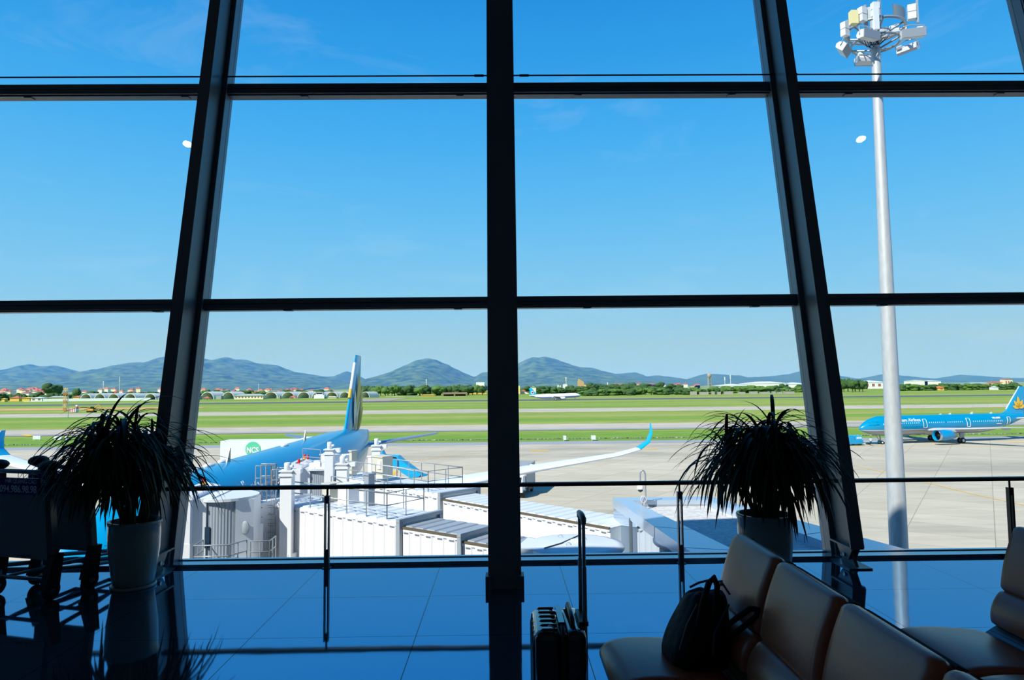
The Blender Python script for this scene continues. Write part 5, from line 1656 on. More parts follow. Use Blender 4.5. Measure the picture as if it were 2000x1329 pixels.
B('tower_block', 'pale yellow block at the right edge of the centre column', 1003, 1015.5, 754, 770, 1000, mat('pale_yellow_wall', (240, 218, 122), .8), None, 14, 0, cat='building')
B('tower_block', 'pale cream block behind the cyan tail of the white plane', 1037, 1047, 755, 768, 1000, m_cream, m_grr, 12, 1.5, cat='building')
B('long_hall', 'long red-roofed hall between the two pale blocks', 1016, 1037, 762, 768, 1020, m_wht, m_redr, 10, 3, cat='building')
for cx, yt, yb, la in ((1090.5, 752, 761, 'left silo of the cream pair'), (1094.5, 753, 761, 'right silo of the cream pair'), (1143.5, 752, 762, 'ochre yellow silo beside the dark trees')):
    q = atY(cx, yb, 1100); r_ = (2.3 if cx > 1100 else 1.5) * 1100 / F_PX; zt = atY(cx, yt, 1100).z
    tag(MB().lathe([(r_, GZ), (r_, zt - 2), (r_ * .7, zt)], (q.x, 1100, 0), 16).build('silo', mat('ochre_silo', (224, 168, 60), .6) if cx > 1100 else m_cream), la, 'silo')
t_ = thing('sand_heap_shed', 'tan triangular conveyor shed left of the ochre silo', 'shed', (atY(1135, 761, 1080).x, 1080, GZ))
k = 1080 / F_PX; MB().prism([(-6 * k, 0), (6 * k, 0), (6 * k, 17), (-4 * k, 22), (-6 * k, 16)], lambda q: (q[0], 0, q[1]), lambda q: (q[0], 8, q[1])).build('shed_wall', mat('tan_wall', (196, 160, 110), .8), t_)
B('house', 'white house with antenna on the slope right of the silos', 1100, 1108, 750, 754, 1900, m_wht, m_wht, 10, 1)
for l, r, yt, yb, la in ((1202, 1215, 760, 764, 'orange-roofed house among the trees right of the silo'), (1232, 1250, 764, 767, 'low orange-roofed house near the field edge')):
    B('house', la, l, r, yt, yb, 900, m_wht, m_orr, 8, 3)
# red-roofed town houses
rt = random.Random(21)
for i in range(80):
    if i < 26: px = rt.uniform(0, 92); la, gr = 'distant red-roofed town house below the left hill', 'town houses at far left'
    elif i < 40: px = rt.uniform(120, 312); la, gr = 'distant red-roofed house above the closed shelters', 'town houses above the closed shelters'
    else: px = rt.uniform(385, 655); la, gr = 'distant red-roofed house above the open shelters', 'town houses above the open shelters'
    w = rt.uniform(5, 12); yt = rt.uniform(757, 766); Y = 1150 + (768 - yt) * 60
    wm_, rm_ = rt.choice((m_wht, m_cream, m_wht)), rt.choice((m_redr, m_redr, m_orr))
    la = ('wide ' if w > 9 else 'small ') + ('white-walled ' if wm_ is m_wht else 'cream-walled ') + ('orange-roofed ' if rm_ is m_orr else 'red-roofed ') + la.split('red-roofed ')[1]
    B('town_house', la, px - w / 2, px + w / 2, yt, yt + 6, Y, wm_, rm_, rt.uniform(8, 14), rt.uniform(2, 3.2), 0, group=gr)
for i in range(26):
    px = rt.uniform(1170, 1370); w = rt.uniform(6, 13); yt = rt.uniform(748, 752)
    B('town_house', 'distant red-roofed house in the row below the low hills', px - w / 2, px + w / 2, yt, yt + 5, 1900, rt.choice((m_wht, m_cream)), m_redr, 14, rt.uniform(2, 3), 0, group='town houses below the low hills')
for l, r, yt, la in ((1407, 1465, 750, 'left wing of the long white warehouse'), (1462, 1540, 745.5, 'tallest part of the long white warehouse'), (1535, 1583, 747, 'right wing of the long white warehouse by the slanted column')):
    B('warehouse', la, l, r, yt, 757, 1500, m_wht, m_whr, 60, 4, 0, cat='warehouse')
B('warehouse', 'white warehouse behind the tree clump at right', 1688, 1736, 743, 757, 1250, m_wht, m_whr, 50, 4.5, 4, cat='warehouse')
for l, r, yt in ((1784, 1812, 742), (1806, 1838, 743)):
    B('warehouse', 'low white warehouse %s' % ('left above the towed airliner' if l < 1800 else 'right above the towed airliner'), l, r, yt, 750, 1700, m_wht, m_whr, 40, 2, 0, cat='warehouse')
B('school_house', 'long yellow building with arcades at far right', 1896, 1935, 747, 757, 1000, m_yelw, m_grr, 12, 3, 10, cat='building')
B('school_house', 'cream building with orange roof edge at far right', 1933, 1985, 746, 757, 1000, m_cream, m_orr, 12, 1.6, 10, cat='building')
B('tower_house', 'cream tower rising from the orange-edged building', 1963, 1978, 740, 750, 995, m_cream, m_orr, 10, 1, 3, cat='building')
B('house', 'small yellow house in the trees above the airliner', 1824, 1844, 755, 761, 930, m_yelw, m_orr, 8, 3, 2)
B('house', 'pale little house by the field edge at far right', 1940, 1950, 755, 760, 930, m_wht, m_whr, 8, 2)
# ruined wall blocks along the field edge
for i, (l, r) in enumerate(((1350, 1361), (1368, 1384), (1392, 1396), (1403, 1408), (1416, 1432), (1444, 1456), (1466, 1480), (1486, 1504), (1510, 1515), (1521, 1528), (1533, 1552))):
    B('ruined_wall', 'low ruined concrete wall block along the field edge behind the right plant', l, r, 765 + (i % 2), 770, 760, m_conc3, None, 5, cat='wall', group='ruined wall blocks')
# water tower
q = atY(1386, 757, 900)
wt = thing('water_tower', 'old concrete water tower on tall legs', 'water tower', (q.x, 900, GZ)); zt = atY(1386, 730, 900).z - GZ; k = 900 / F_PX
for sx in (-1, 1):
    for sy in (-1, 1): MB().tube((sx * 2.6 * k, sy * 2.6 * k, 0), (sx * 2.1 * k, sy * 2.1 * k, zt * .82), .5, n=6).build('leg', m_conc3, wt)
for z in (.3, .5, .68): MB().box((0, 0, zt * z), (5 * k, 5 * k, .6)).build('brace', m_conc3, wt)
MB().lathe([(1.5 * k, zt * .76), (3.6 * k, zt * .84), (3.9 * k, zt * .88), (3.9 * k, zt * .97), (2 * k, zt)], (0, 0, 0), 18).build('tank', mat('stained_tank', (168, 150, 132), .9), wt)
# masts
for px, yb, yt, la, m_ in ((127, 796, 758, 'red and yellow lattice mast at far left', None), (789 / 1, 0, 0, '', None)):
    if not la: continue
    Yd = 420; q = atY(px, yb, Yd); t = thing('lattice_mast', la, 'mast', (q.x, Yd, GZ)); h = atY(px, yt, Yd).z - GZ
    mo = (mat('mast_orange', (206, 140, 70), .6), mat('mast_pale', (226, 206, 150), .6))
    for s in range(6):
        mb = MB(); z0, z1 = h * s / 6, h * (s + 1) / 6; w0 = .75
        for sx in (-1, 1):
            for sy in (-1, 1): mb.tube((sx * w0, sy * w0, z0), (sx * w0, sy * w0, z1), .14, n=5)
        for a, b in (((-1, -1), (1, -1)), ((1, -1), (1, 1)), ((-1, 1), (1, 1)), ((-1, -1), (-1, 1))):
            mb.tube((a[0] * w0, a[1] * w0, z0), (b[0] * w0, b[1] * w0, z1), .08, n=4); mb.tube((b[0] * w0, b[1] * w0, z0), (a[0] * w0, a[1] * w0, z1), .08, n=4)
        mb.build('mast_segment', mo[s % 2], t)
for px, yb, yt, Yd, la in ((133, 812, 760, 330, 'thin grey pole right of the lattice mast'), (233.5, 760, 737, 2500, 'white telecom mast on the slope above the closed shelters'), (202, 760, 746, 2500, 'short telecom mast left of the taller one on the slope'),
                           (505, 772, 750, 1500, 'thin white mast above the open shelters'), (833, 762, 742, 2400, 'thin mast in front of the cone-shaped hill'), (1106, 756, 738, 2400, 'thin mast on the broad hill right of the silos'),
                           (1187, 761, 747, 1500, 'white chimney-like mast right of the dark trees'), (1427, 752, 734, 2400, 'thin mast right of the water tower'), (1416, 752, 738, 2400, 'thinner mast beside the water tower')):
    q = atY(px, yb, Yd); zt = atY(px, yt, Yd).z; r_ = .6 * Yd / F_PX
    mb = MB().tube((q.x, Yd, GZ), (q.x, Yd, zt), r_ if px != 1187 else r_ * 2, r_ * .6 if px != 1187 else r_ * 1.6, 6)
    if Yd > 2000:
        for z in (.97, .85, .72): mb.lathe([(r_ * 2, 0), (r_ * 2, 3)], (q.x, Yd, GZ + (zt - GZ) * z), 8)
    tag(mb.build('mast', m_wht if px != 133 else m_frame), la, 'mast')
# striped block, striped beacon post and excavator on the dirt strip
q = atY(141, 800, 400); t = thing('striped_cabin', 'red and white striped equipment cabin at far left', 'cabin', (q.x, 400, GZ))
MB().b2((-2, 0, .2), (2, 3, 2.3)).build('box', m_white, t)
for i in range(4): MB().b2((-1.9 + i * 1.0, -.04, .25), (-1.45 + i * 1.0, 0, 2.25)).build('red_stripe', MATS['red_paint'], t)
q = atY(150, 800, 402); t = thing('beacon_post', 'striped beacon post beside the equipment cabin', 'post', (q.x, 402, GZ))
for i in range(5): MB().b2((-.5, -.5, i * .85), (.5, .5, i * .85 + .85)).build('band', MATS['red_paint'] if i % 2 else m_white, t)
q = atY(176, 800, 400); t = thing('excavator', 'yellow excavator working at the end of the dirt strip', 'excavator', (q.x + 1, 400, GZ)); m_ex = mat('excavator_yellow', (224, 160, 40), .5)
MB().b2((-2, -1.2, .9), (1.2, 1.2, 2.2)).build('house', m_ex, t); MB().b2((-.2, -1.2, 2.1), (1.2, .2, 3.2)).build('cab', m_cglass, t)
MB().b2((-2.2, -1.5, 0), (2.0, -.9, .9)).b2((-2.2, .9, 0), (2.0, 1.5, .9)).build('tracks', m_dark, t)
MB().path([(1.0, .3, 1.8), (3.2, .3, 4.0), (4.2, .3, 4.0)], [.35, .3, .25], 6).build('boom', m_ex, t); MB().path([(4.2, .3, 4.0), (6.0, .3, 1.8)], [.25, .18], 6).build('stick', m_ex, t)
MB().b2((5.6, -.2, .9), (6.5, .8, 1.8)).build('bucket', m_dark, t)

# aerial haze over the far country
hz_m = bpy.data.materials.new('distant_haze'); hz_m.use_nodes = True; n, l = hz_m.node_tree.nodes, hz_m.node_tree.links; n.clear()
o = n.new('ShaderNodeOutputMaterial'); v = n.new('ShaderNodeVolumeScatter'); v.inputs['Density'].default_value = .00031
v.inputs['Color'].default_value = (.03, .22, 1.0, 1); v.inputs['Anisotropy'].default_value = .0
l.new(v.outputs[0], o.inputs['Volume'])
hz = MB().b2((-7000, 1150, GZ - 1), (7000, 5600, 235)).build('haze', hz_m)
hz['kind'] = 'stuff'; hz['label'] = 'blue aerial haze lying over the distant hills'; hz['category'] = 'haze'

# rows that can be counted: say each one's place in its row
def _ord(n): return '%d%s' % (n, 'th' if 10 <= n % 100 <= 20 else {1: 'st', 2: 'nd', 3: 'rd'}.get(n % 10, 'th'))


_fam = {}
for o in SC.objects:
    if o.parent is None and 'label' in o and o.get('kind') != 'structure': _fam.setdefault(o['label'], []).append(o)
for la, os_ in _fam.items():
    if 1 < len(os_) <= 15:
        os_.sort(key=lambda o: o.location.x / max(1, o.location.y))
        for i, o in enumerate(os_):
            w_ = ' '.join(la.split()[:12])
            o['label'] = la + (', leftmost' if i == 0 else ', rightmost' if i == len(os_) - 1 else ', %s from left' % _ord(i + 1))
# ================================================================== potted plants
m_pot = mat('pale_glazed_pot', (146, 152, 146), .3, coat=.3, var=.03)
m_soil = mat('dark_soil', (40, 32, 26), .95)
m_leaf = mat('glossy_strap_leaf', (30, 50, 18), .5, coat=.0, spec=.3, var=.2, vscale=9)
m_stem = mat('brown_cane', (84, 72, 56), .8)


def ribbon(mb, pts, w):
    """creased strap leaf along pts"""
    n = len(pts); vs = []
    for i, p in enumerate(pts):
        t = (pts[min(i + 1, n - 1)] - pts[max(i - 1, 0)]).normalized()
        s = t.cross(Vector((0, 0, 1)))
        s = s.normalized() if s.length > 1e-3 else Vector((1, 0, 0))
        u = s.cross(t)
        ww = w * (math.sin(PI * min(1, (i / (n - 1)) * .86 + .14)) ** .6)
        vs += [p - s * ww / 2, p - u * ww * .16, p + s * ww / 2]
    fs = []
    for i in range(n - 1):
        a = i * 3; fs += [(a, a + 1, a + 4, a + 3), (a + 1, a + 2, a + 5, a + 4)]
    mb.add(vs, fs, True)


def plant(x, y, rt_, zt, label, seed, spread=1.0, top=1.47):
    t = thing('potted_plant', label, 'plant', (x, y, 0))
    rt = random.Random(seed); r = rt_
    po = MB().lathe([(r * .70, .018), (r * .78, .03), (r * .84, .10), (r * .97, zt * .55), (r * 1.0, zt * .8), (r * .985, zt - .03), (r * 1.03, zt - .025), (r * 1.03, zt), (r * .93, zt), (r * .91, zt - .05), (r * .88, zt - .06)], (0, 0, 0), 40).build('pot', m_pot, t)
    MB().lathe([(r * .74, 0), (r * .86, 0), (r * .88, .02), (r * .80, .024), (r * .74, .018)], (0, 0, 0), 40).build('saucer', m_pot, t)
    MB().lathe([(r * .9, zt - .075), (r * .9, zt - .06), (.01, zt - .04)], (0, 0, 0), 24).build('soil', m_soil, t)
    heads = []
    for i in range(11):
        a = rt.uniform(0, 2 * PI); q = rt.uniform(.02, .10); b = a + rt.uniform(-.5, .5)
        o = rt.uniform(.06, .30) * spread; hz_ = zt + (top - zt) * rt.uniform(.45, .78)
        p0 = Vector((q * math.cos(a), q * math.sin(a), zt - .06)); p1 = Vector((o * math.cos(b), o * math.sin(b), hz_))
        pm = p0.lerp(p1, .5) + Vector((rt.uniform(-.03, .03), rt.uniform(-.03, .03), .03))
        MB().path([p0, pm, p1], [.017, .015, .012], 8).build('stem', m_stem, t)
        heads.append(p1)
    mb = MB()
    for h in heads:
        for i in range(68):
            a = rt.uniform(0, 2 * PI); el = rt.uniform(-.1, 1.3)
            L = rt.uniform(.36, .68) * spread; g = rt.uniform(3.4, 8.5); n = 9
            p = h + Vector((0, 0, rt.uniform(-.16, .05))); d = Vector((math.cos(a) * math.cos(el), math.sin(a) * math.cos(el), math.sin(el)))
            out = Vector((h.x, h.y, 0)) * .7; d = (d + out).normalized()
            pts = [p.copy()]
            if el > 1.0: g *= 1.05; L *= .82
            for k in range(n):
                d = (d + Vector((0, 0, -1)) * g / n * .42).normalized(); p = p + d * L / n; pts.append(p.copy())
                if p.z < .30: break
            # keep leaves out of the pot and clear of the column behind
            if any((q.x * q.x + q.y * q.y) < (r * 1.05) ** 2 and q.z < zt + .0 for q in pts): continue
            if any(q.y + y > gy(q.z) - .03 for q in pts): continue
            if any(abs(abs(q.x + x) - 3.03) < .08 and q.y + y > gy(q.z) - .60 for q in pts): continue
            if len(pts) > 3: ribbon(mb, pts, rt.uniform(.018, .034))
    mb.build('foliage', m_leaf, t)
    return t


pq = atZ(262, 1136, 0)
plant(atY(262, 1075, 5.71).x, 5.71, .195, .53, 'potted plant with drooping strap leaves beside the luggage trolleys', 5, 1.06, 1.52)
plant(2.03, 5.38, .205, .58, 'potted plant with drooping strap leaves behind the first seat', 9, 1.03, 1.56)

# ================================================================== luggage trolleys
m_alum = mat('satin_aluminium_tube', (120, 126, 132), .35, .6)
m_board = mat('grey_advert_board', (118, 122, 120), .5)
m_navy = mat('navy_sign', (24, 30, 110), .4)
m_pw = mat('sign_lettering', (215, 218, 228), .5)


def trolley():
    t = thing('luggage_trolley', 'x', 'trolley', (0, 0, 0))
    # local: x across (rear view left-right), y forward away from the viewer, wheels at y=0 and y=.62
    W = .27
    mb = MB()
    for s in (-1, 1):
        mb.hexa([Vector((s * (W - .018 + a * .036) + (-.03 if z > .5 else 0) * s, yv + b * .05, z)) for z, yv in ((.20, .03), (.97, -.02)) for a, b in ((0, 0), (1, 0), (1, 1), (0, 1))])
        mb.path([(s * W, .06, .22), (s * (W - .01), .35, .175), (s * .19, .66, .13)], .018, 8)
    mb.path([(-W, .05, .21), (-W * .8, -.0, .155), (W * .8, -.0, .155), (W, .05, .21)], .016, 8)
    for s in (-.5, .5): mb.path([(s * W, .0, .16), (s * W * .8, .36, .15), (s * .12, .66, .13)], .012, 6)
    mb.tube((-.19, .66, .13), (.19, .66, .13), .018)
    fr = mb.build('frame', m_alum, t)
    hb = MB().path([(-W - .02, -.03, .99), (-W * .7, -.055, .975), (W * .7, -.055, .975), (W + .02, -.03, .99)], .017, 10).build('handle_bar', m_alum, t)
    for s in (-1, 1):
        MB().blob((s * (W - .01), -.01, 1.015), (.062, .085, .042), 3, .05, nu=14, nv=8).build('brake_grip', m_dark, hb)
    MB().hexa([Vector((x, y_, z)) for z, y_ in ((.30, -.0), (.80, -.04)) for x, y_ in ((-W + .03, y_ + .01), (W - .03, y_ + .01), (W - .03, y_ + .03), (-W + .03, y_ + .03))]).build('advert_board', m_board, t)
    sg = MB().hexa([Vector((x, yy, z)) for z, y_ in ((.80, -.055), (.925, -.065)) for x, yy in ((-W - .03, y_), (W - .06, y_), (W - .06, y_ + .02), (-W - .03, y_ + .02))]).build('sign_plate', m_navy, t)
    sp = Matrix.Translation((0, 0, 0))
    text_part('phone_number', '094.986.98.98', .075, frame((-.165, -.064, .817), (1, 0, 0), (0, -1, 0)), m_pw, sg, .001, world=False, bold=.0012, xs=.86)
    text_part('sign_words', 'MỜI QUẢNG CÁO', .042, frame((-.11, -.068, .886), (1, 0, 0), (0, -1, 0)), m_pw, sg, .001, world=False, xs=.9)
    mb = MB()
    sq = [(-.255, .815), (-.19, .815), (-.19, .905), (-.255, .905)]
    mb.path([(x, -.066, z) for x, z in sq], .0025, 4, closed=True)
    mb.path([(-.242, -.066, .893), (-.246, -.066, .868), (-.228, -.066, .84), (-.205, -.066, .832)], [.006, .0035, .0035, .007], 6)
    mb.build('phone_symbol', m_pw, sg)
    text_part('board_lettering', 'VIETNAM AIR', .022, frame((-.03, -.012, .318), (1, 0, 0), (0, -1, 0)), m_navy, t, .001, world=False)
    # wire basket below the handle
    mb = MB()
    for z in (.955, .86):
        mb.path([(-W + .03, -.02, z), (-W + .05, .12, z), (W - .05, .12, z), (W - .03, -.02, z)], .004, 5)
    for i in range(9): x = -W + .06 + i * (2 * W - .12) / 8; mb.path([(x, .12, .95), (x, .12, .86), (x, .0, .84)], .003, 4)
    mb.build('wire_basket', m_dark, t)
    for s in (-1, 1):
        f = MB().hexa([Vector((s * W + a, y_, z)) for a in (-.031, .031) for y_, z in ((-.055, .09), (.07, .09), (.10, .34), (.02, .34))]).build('wheel_fork', m_dark, t)
        wv = MB().lathe([(.02, -.02), (.062, -.022), (.075, -.012), (.075, .012), (.062, .022), (.02, .02)], (s * W, .02, .075), 22, 'x').build('wheel', m_dark, t)
        MB().lathe([(.0, -.024), (.025, -.024), (.025, .024), (0, .024)], (s * W, .02, .075), 12, 'x').build('hub', m_alum, wv)
    wv = MB().lathe([(.02, -.02), (.05, -.02), (.06, -.01), (.06, .01), (.05, .02), (.02, .02)], (0, .60, .06), 20, 'x').build('wheel', m_dark, t)
    MB().b2((-.03, .57, .06), (.03, .65, .14)).build('wheel_fork', m_dark, t)
    return t


a0 = math.atan2(-.16, .56)
tro = trolley()
tro['label'] = 'front luggage trolley with navy phone number sign at the far left'
tro['group'] = 'luggage trolleys'
tro.location = (-3.73, 5.42, 0); tro.rotation_euler = (0, 0, a0)
t2 = dup(tro, (-3.60, 5.70, 0), a0, 'luggage trolley nested behind the front one, half hidden by the plant leaves')

# ================================================================== suitcase
m_case = mat('glossy_black_shell', (10, 11, 16), .12, coat=1)
m_caseM = mat('black_trim', (18, 18, 22), .4)
sc = thing('suitcase', 'black ribbed hard-shell suitcase with raised trolley handle in front of the seats', 'suitcase', (.245, 3.13, 0))


def rrect(w, d, r, n=6):
    pts = []
    for cx, cy, a0_ in ((w - r, d - r, 0), (-w + r, d - r, PI / 2), (-w + r, -d + r, PI), (w - r, -d + r, 3 * PI / 2)):
        for k in range(n + 1):
            a = a0_ + PI / 2 * k / n; pts.append((cx + r * math.cos(a), cy + r * math.sin(a)))
    return pts


def shell(mb, x0, x1, y0, y1, z0, z1, r, er):
    cx, cy, w, d = (x0 + x1) / 2, (y0 + y1) / 2, (x1 - x0) / 2, (y1 - y0) / 2
    rs = []
    for u, ins in ((0, er), (.12, er * .5), (.4, er * .15), (1, 0)):
        rs.append([Vector((cx + x, cy + y, z0 + er * u)) for x, y in rrect(w - ins, d - ins, max(.005, r - ins * .5))])
    for u, ins in ((1, 0), (.4, er * .15), (.12, er * .5), (0, er)):
        rs.append([Vector((cx + x, cy + y, z1 - er * u)) for x, y in rrect(w - ins, d - ins, max(.005, r - ins * .5))])
    mb.rings(rs)


hx, hy = .122, .175
mb = MB(); shell(mb, -hx, -.006, -hy, hy, .045, .555, .035, .035); mb.build('front_shell', m_case, sc)
mb = MB(); shell(mb, .006, hx - .02, -hy, hy, .045, .555, .035, .035); mb.build('back_shell', m_case, sc)
mb = MB()
for k in range(6):
    y = -.14 + k * .056
    mb.path([(-.02, y, .556), (-.085, y, .556), (-.118, y, .53), (-.124, y, .49), (-.124, y, .10), (-.115, y, .06)], .0055, 6)
mb.build('shell_ribs', m_case, sc)
MB().path([(0, y, z) for y, z in ((-hy + .02, .05), (-hy, .09), (-hy, .52), (-hy + .03, .557), (hy - .03, .557), (hy, .52), (hy, .09), (hy - .02, .05))], .009, 8, closed=True).build('zip_seam', m_caseM, sc)
MB().b2((-.014, -.10, .556), (.012, .12, .572)).build('seam_cover', m_case, sc)
MB().path([(.045, -.11, .553), (.045, -.10, .585), (.045, .10, .585), (.045, .11, .553)], .011, 8).build('top_grip', m_caseM, sc)
MB().b2((.078, -.085, .548), (.118, .09, .566)).build('handle_housing', m_caseM, sc)
for y in (-.075, .08):
    MB().tube((.104, y, .30), (.104, y, .80), .0105).tube((.104, y, .78), (.104, y, 1.0), .0080).build('handle_rod', m_chrome, sc)
MB().path([(.104, -.085, .985), (.104, -.078, 1.006), (.104, 0, 1.012), (.104, .083, 1.006), (.104, .09, .985)], [.011, .013, .014, .013, .011], 10).build('pull_grip', m_steel, sc)
MB().path([(-.035, -.13, .56), (-.04, -.15, .568), (-.055, -.155, .578), (-.06, -.14, .57)], .003, 5).build('zip_pull', m_chrome, sc)
for x in (-.085, .075):
    for y in (-.13, .13):
        w_ = MB().lathe([(.005, -.010), (.024, -.010), (.024, .010), (.005, .010)], (x, y, .024), 14, 'x').build('castor', m_dark, sc)
        MB().b2((x - .016, y - .016, .03), (x + .016, y + .016, .05)).build('castor_mount', m_caseM, sc)

# ================================================================== beam seating
m_lea = mat('brown_seat_leather', (172, 92, 62), .33, spec=.6, var=.05, vscale=6, bump=.04, bscale=60)
m_edge = mat('dark_seat_shell', (26, 22, 22), .5)


def perforated():
    m = bpy.data.materials.new('perforated_steel'); m.use_nodes = True
    n, l = m.node_tree.nodes, m.node_tree.links; p = n['Principled BSDF']
    p.inputs['Metallic'].default_value = .6; p.inputs['Roughness'].default_value = .4
    tc = n.new('ShaderNodeTexCoord'); v = n.new('ShaderNodeTexVoronoi'); v.inputs['Scale'].default_value = 110; v.inputs['Randomness'].default_value = 0
    l.new(tc.outputs['Object'], v.inputs['Vector']); g = n.new('ShaderNodeMath'); g.operation = 'LESS_THAN'; g.inputs[1].default_value = .32
    l.new(v.outputs['Distance'], g.inputs[0]); x = n.new('ShaderNodeMixRGB'); l.new(g.outputs[0], x.inputs[0])
    x.inputs[1].default_value = (.16, .18, .2, 1); x.inputs[2].default_value = (.01, .01, .012, 1); l.new(x.outputs[0], p.inputs['Base Color'])
    return m


m_perf = perforated()


def pad(W, H, T, r, path, puff=.012):
    """upholstered pad: rounded rectangle W wide (y) and H long following path(s)->(x, z, nx, nz); returns MB"""
    mb = MB(); NU, NV = 16, 16
    def pt(u, v, side):          # u across -1..1, v 0..1 along
        # rounded corner in the pad plane
        vv = v * H; du = abs(u) * W / 2; dv = abs(v - .5) * H
        cu, cv = W / 2 - r, H / 2 - r
        k = 1.0
        yv = u * W / 2; sv = (v - .5) * H
        if du > cu and dv > cv:
            a = max((du - cu) / r, (dv - cv) / r); ln = math.hypot((du - cu), (dv - cv))
            if ln > 1e-6:
                q = a * r / ln; yv = math.copysign(cu + (du - cu) * q, u); sv = math.copysign(cv + (dv - cv) * q, v - .5)
        s = sv / H + .5
        x, z, nx, nz = path(s)
        e = min(1 - abs(u), (1 - abs(2 * v - 1)) * H / W)          # distance to the edge
        th = T / 2 * min(1, (max(0, e) / .075)) ** .42
        bulge = puff * (1 - u * u) * (1 - (2 * v - 1) ** 2)
        off = side * th + (bulge if side > 0 else 0)
        return Vector((x + nx * off, yv, z + nz * off))
    g = lambda n: [math.sin(PI / 2 * (-1 + 2 * i / n)) for i in range(n + 1)]
    us = g(NU); vs_ = [(q + 1) / 2 for q in g(NV)]
    top = [pt(u, v, 1) for v in vs_ for u in us]; bot = [pt(u, v, -1) for v in vs_ for u in us]
    n1 = NU + 1; N = len(top); fs = []
    for j in range(NV):
        for i in range(NU):
            a = j * n1 + i; fs += [(a, a + 1, a + n1 + 1, a + n1), (N + a + 1, N + a, N + a + n1, N + a + n1 + 1)]
    mb.add(top + bot, fs, True)
    return mb


def bezier(P):
    def f(s):
        s = max(0, min(1, s)); q = [(1 - s) ** 3, 3 * s * (1 - s) ** 2, 3 * s * s * (1 - s), s ** 3]
        x = sum(a * p[0] for a, p in zip(q, P)); z = sum(a * p[1] for a, p in zip(q, P))
        d = [-3 * (1 - s) ** 2, 3 * (1 - s) ** 2 - 6 * s * (1 - s), 6 * s * (1 - s) - 3 * s * s, 3 * s * s]
        dx = sum(a * p[0] for a, p in zip(d, P)); dz = sum(a * p[1] for a, p in zip(d, P)); L = math.hypot(dx, dz) or 1
        return x, z, dx / L, dz / L
    return f


def along(P, sgn=1):
    f = bezier(P)
    def h(s):
        x, z, dx, dz = f(s); return x, z, -dz * sgn, dx * sgn
    L = sum(math.hypot(f((i + 1) / 20)[0] - f(i / 20)[0], f((i + 1) / 20)[1] - f(i / 20)[1]) for i in range(20))
    return h, L


def bench(loc, n, pitch, label, rz=0):
    """seats face -x, row runs along y toward the viewer; local origin on the floor under the far end"""
    t = thing('beam_seating', label, 'bench', loc, rz)
    sx = 1.0
    back, LB = along([(.655, .575), (.665, .68), (.70, .79), (.745, .885)])
    lum, LL = along([(.60, .425), (.585, .47), (.60, .53), (.655, .575)])
    seat, LS = along([(.075, .335), (.09, .41), (.30, .385), (.535, .365)])
    for i in range(n):
        y = -pitch * (i + .5); w = pitch - .028
        for nm, P, L, T, r, pf in (('backrest', back, LB + .05, .075, .035, .012), ('lumbar_cushion', lum, LL + .03, .06, .03, .02), ('seat_cushion', seat, LS + .02, .065, .06, .012)):
            mb = pad(w, L, T, r, P, pf); mb.xf(Matrix.Translation((0, y, 0)))
            o = mb.build(nm, m_lea, t)
        # dark shell behind the backrest and perforated panel below the lumbar pad
        mb = MB()
        for P, L, d in ((back, LB, .022), (lum, LL, .022)):
            pts = [P(k / 6) for k in range(7)]
            for s0 in (0,):
                vs = [Vector((x - nx * d, y + e, z - nz * d)) for x, z, nx, nz in pts for e in (-w / 2 + .004, w / 2 - .004)] + [Vector((x - nx * (d + .038), y + e, z - nz * (d + .038))) for x, z, nx, nz in pts for e in (-w / 2 + .012, w / 2 - .012)]
                fs = []
                for k in range(6):
                    a = 2 * k; b = 14 + a
                    fs += [(a, a + 1, a + 3, a + 2), (b + 1, b, b + 2, b + 3), (a, a + 2, b + 2, b), (a + 3, a + 1, b + 1, b + 3)]
                mb.add(vs, fs, False)
        mb.build('back_shell', m_edge, t)
        MB().hexa([Vector((x, y + e, z)) for x, z in ((.46, .345), (.64, .45)) for e, x, z in ((-w / 2 + .02, x, z), (w / 2 - .02, x, z), (w / 2 - .02, x + .008, z - .012), (-w / 2 + .02, x + .008, z - .012))]).build('perforated_panel', m_perf, t)
    MB().b2((.30, -pitch * n, .26), (.38, 0, .31)).build('beam', m_steel, t)
    for k in ((.35, n - .35) if n > 1 else (.5,)):
        yl = -pitch * k
        mb = MB().hexa([Vector((x, yl + e, z)) for z, xs in ((.02, (.10, .62)), (.045, (.10, .62))) for e, x in ((-.03, xs[0]), (-.03, xs[1]), (.03, xs[1]), (.03, xs[0]))])
        mb.tube((.34, yl, .03), (.34, yl, .27), .03)
        mb.build('leg', m_chrome, t)
        for xf in (.12, .60): MB().lathe([(.025, 0), (.03, .012), (.012, .02)], (xf, yl, 0), 12).build('foot', m_dark, t)
    for k in range(n + 1 if n > 1 else 2):
        yy = -pitch * min(max(k, .06), n - .06)
        MB().path([(.34, yy, .30), (.60, yy, .36), (.66, yy, .5), (.72, yy, .7), (.765, yy, .84)], .012, 6).build('back_bracket', m_edge, t)
    return t


PITCH_S = .515
bench((.385, 3.30, 0), 5, PITCH_S, 'row of brown leather beam seats running toward the camera, bag on its first seat')
bench((1.78, 3.38, 0), 2, .55, 'brown leather beam seats cut by the right edge of the picture')

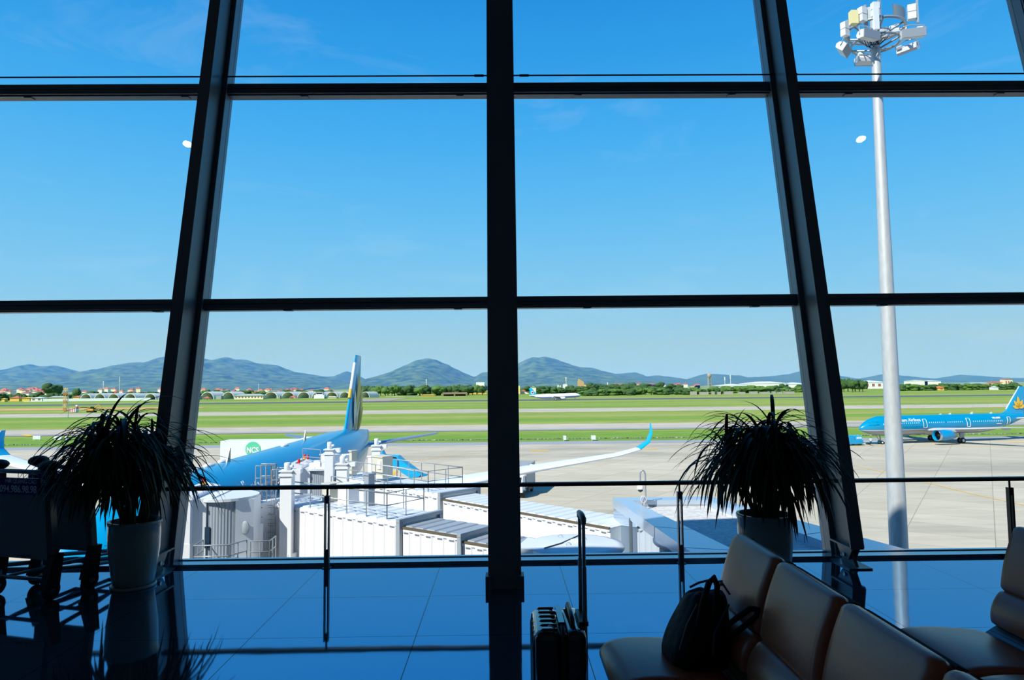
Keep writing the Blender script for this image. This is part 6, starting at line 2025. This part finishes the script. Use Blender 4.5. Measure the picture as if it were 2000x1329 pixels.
# ================================================================== bag on the first seat
m_bag = mat('black_bag_fabric', (13, 13, 18), .75, spec=.35, bump=.5, bscale=18)
m_pipe = mat('grey_bag_piping', (56, 60, 74), .5)
bg = thing('shoulder_bag', 'slouching black bag with two loop handles lying on the first seat', 'bag', (.83, 3.02, .412))
mb = MB(); rs = []; NR = 40
rb = random.Random(4)
levels = [(-.0, .120, .13, -.01, 0), (.012, .138, .145, -.01, 0), (.08, .136, .145, -.005, 0), (.16, .120, .135, .01, 0), (.24, .102, .11, .028, .0), (.295, .090, .085, .04, 0), (.325, .078, .055, .045, 0), (.335, .045, .03, .045, 0)]
for z, a, b, sx_, sy_ in levels:
    z *= .86
    ring = []
    for k in range(NR):
        th = 2 * PI * k / NR; c, s = math.cos(th), math.sin(th)
        e = 2 / 3.0; x = math.copysign(abs(c) ** e, c) * a; y = math.copysign(abs(s) ** e, s) * b
        wr = 1 + .09 * mnoise.noise(Vector((c * 1.8, s * 1.8, z * 9))) + .035 * mnoise.noise(Vector((c * 5, s * 5, z * 24 + 4)))
        ring.append(Vector((x * wr + sx_, y * wr + sy_, z + .012 * mnoise.noise(Vector((c * 2, s * 2, z * 8 + 9))) * (1 if z > .1 else 0))))
    rs.append(ring)
mb.rings(rs).build('body', m_bag, bg, subsurf=1)
MB().path([(-.03, -.12, .18), (-.01, -.125, .27), (.022, -.12, .355), (.045, -.115, .375), (.06, -.11, .34), (.055, -.10, .27), (.05, -.10, .2)], [.010, .012, .013, .014, .013, .012, .010], 10).build('loop_handle', m_bag, bg)
MB().path([(.08, -.12, .17), (.115, -.17, .225), (.165, -.20, .275), (.192, -.205, .272), (.190, -.20, .245), (.14, -.18, .195), (.09, -.13, .13)], [.010, .012, .013, .014, .013, .012, .010], 10).build('loop_handle', m_bag, bg)
MB().path([(-.04, -.05, .318), (.0, -.045, .335), (.05, -.04, .345), (.10, -.045, .335), (.125, -.07, .29)], .005, 6).build('zip_line', m_pipe, bg)
MB().path([(-.115, -.155, .10), (-.08, -.15, .20), (-.03, -.125, .27)], .004, 6).build('piping', m_pipe, bg)
MB().path([(.02, -.158, .08), (.03, -.15, .16), (.07, -.135, .22), (.11, -.10, .26)], .004, 6).build('piping', m_pipe, bg)
MB().b2((.085, -.065, .325), (.098, -.055, .35)).build('zip_pull', m_chrome, bg)
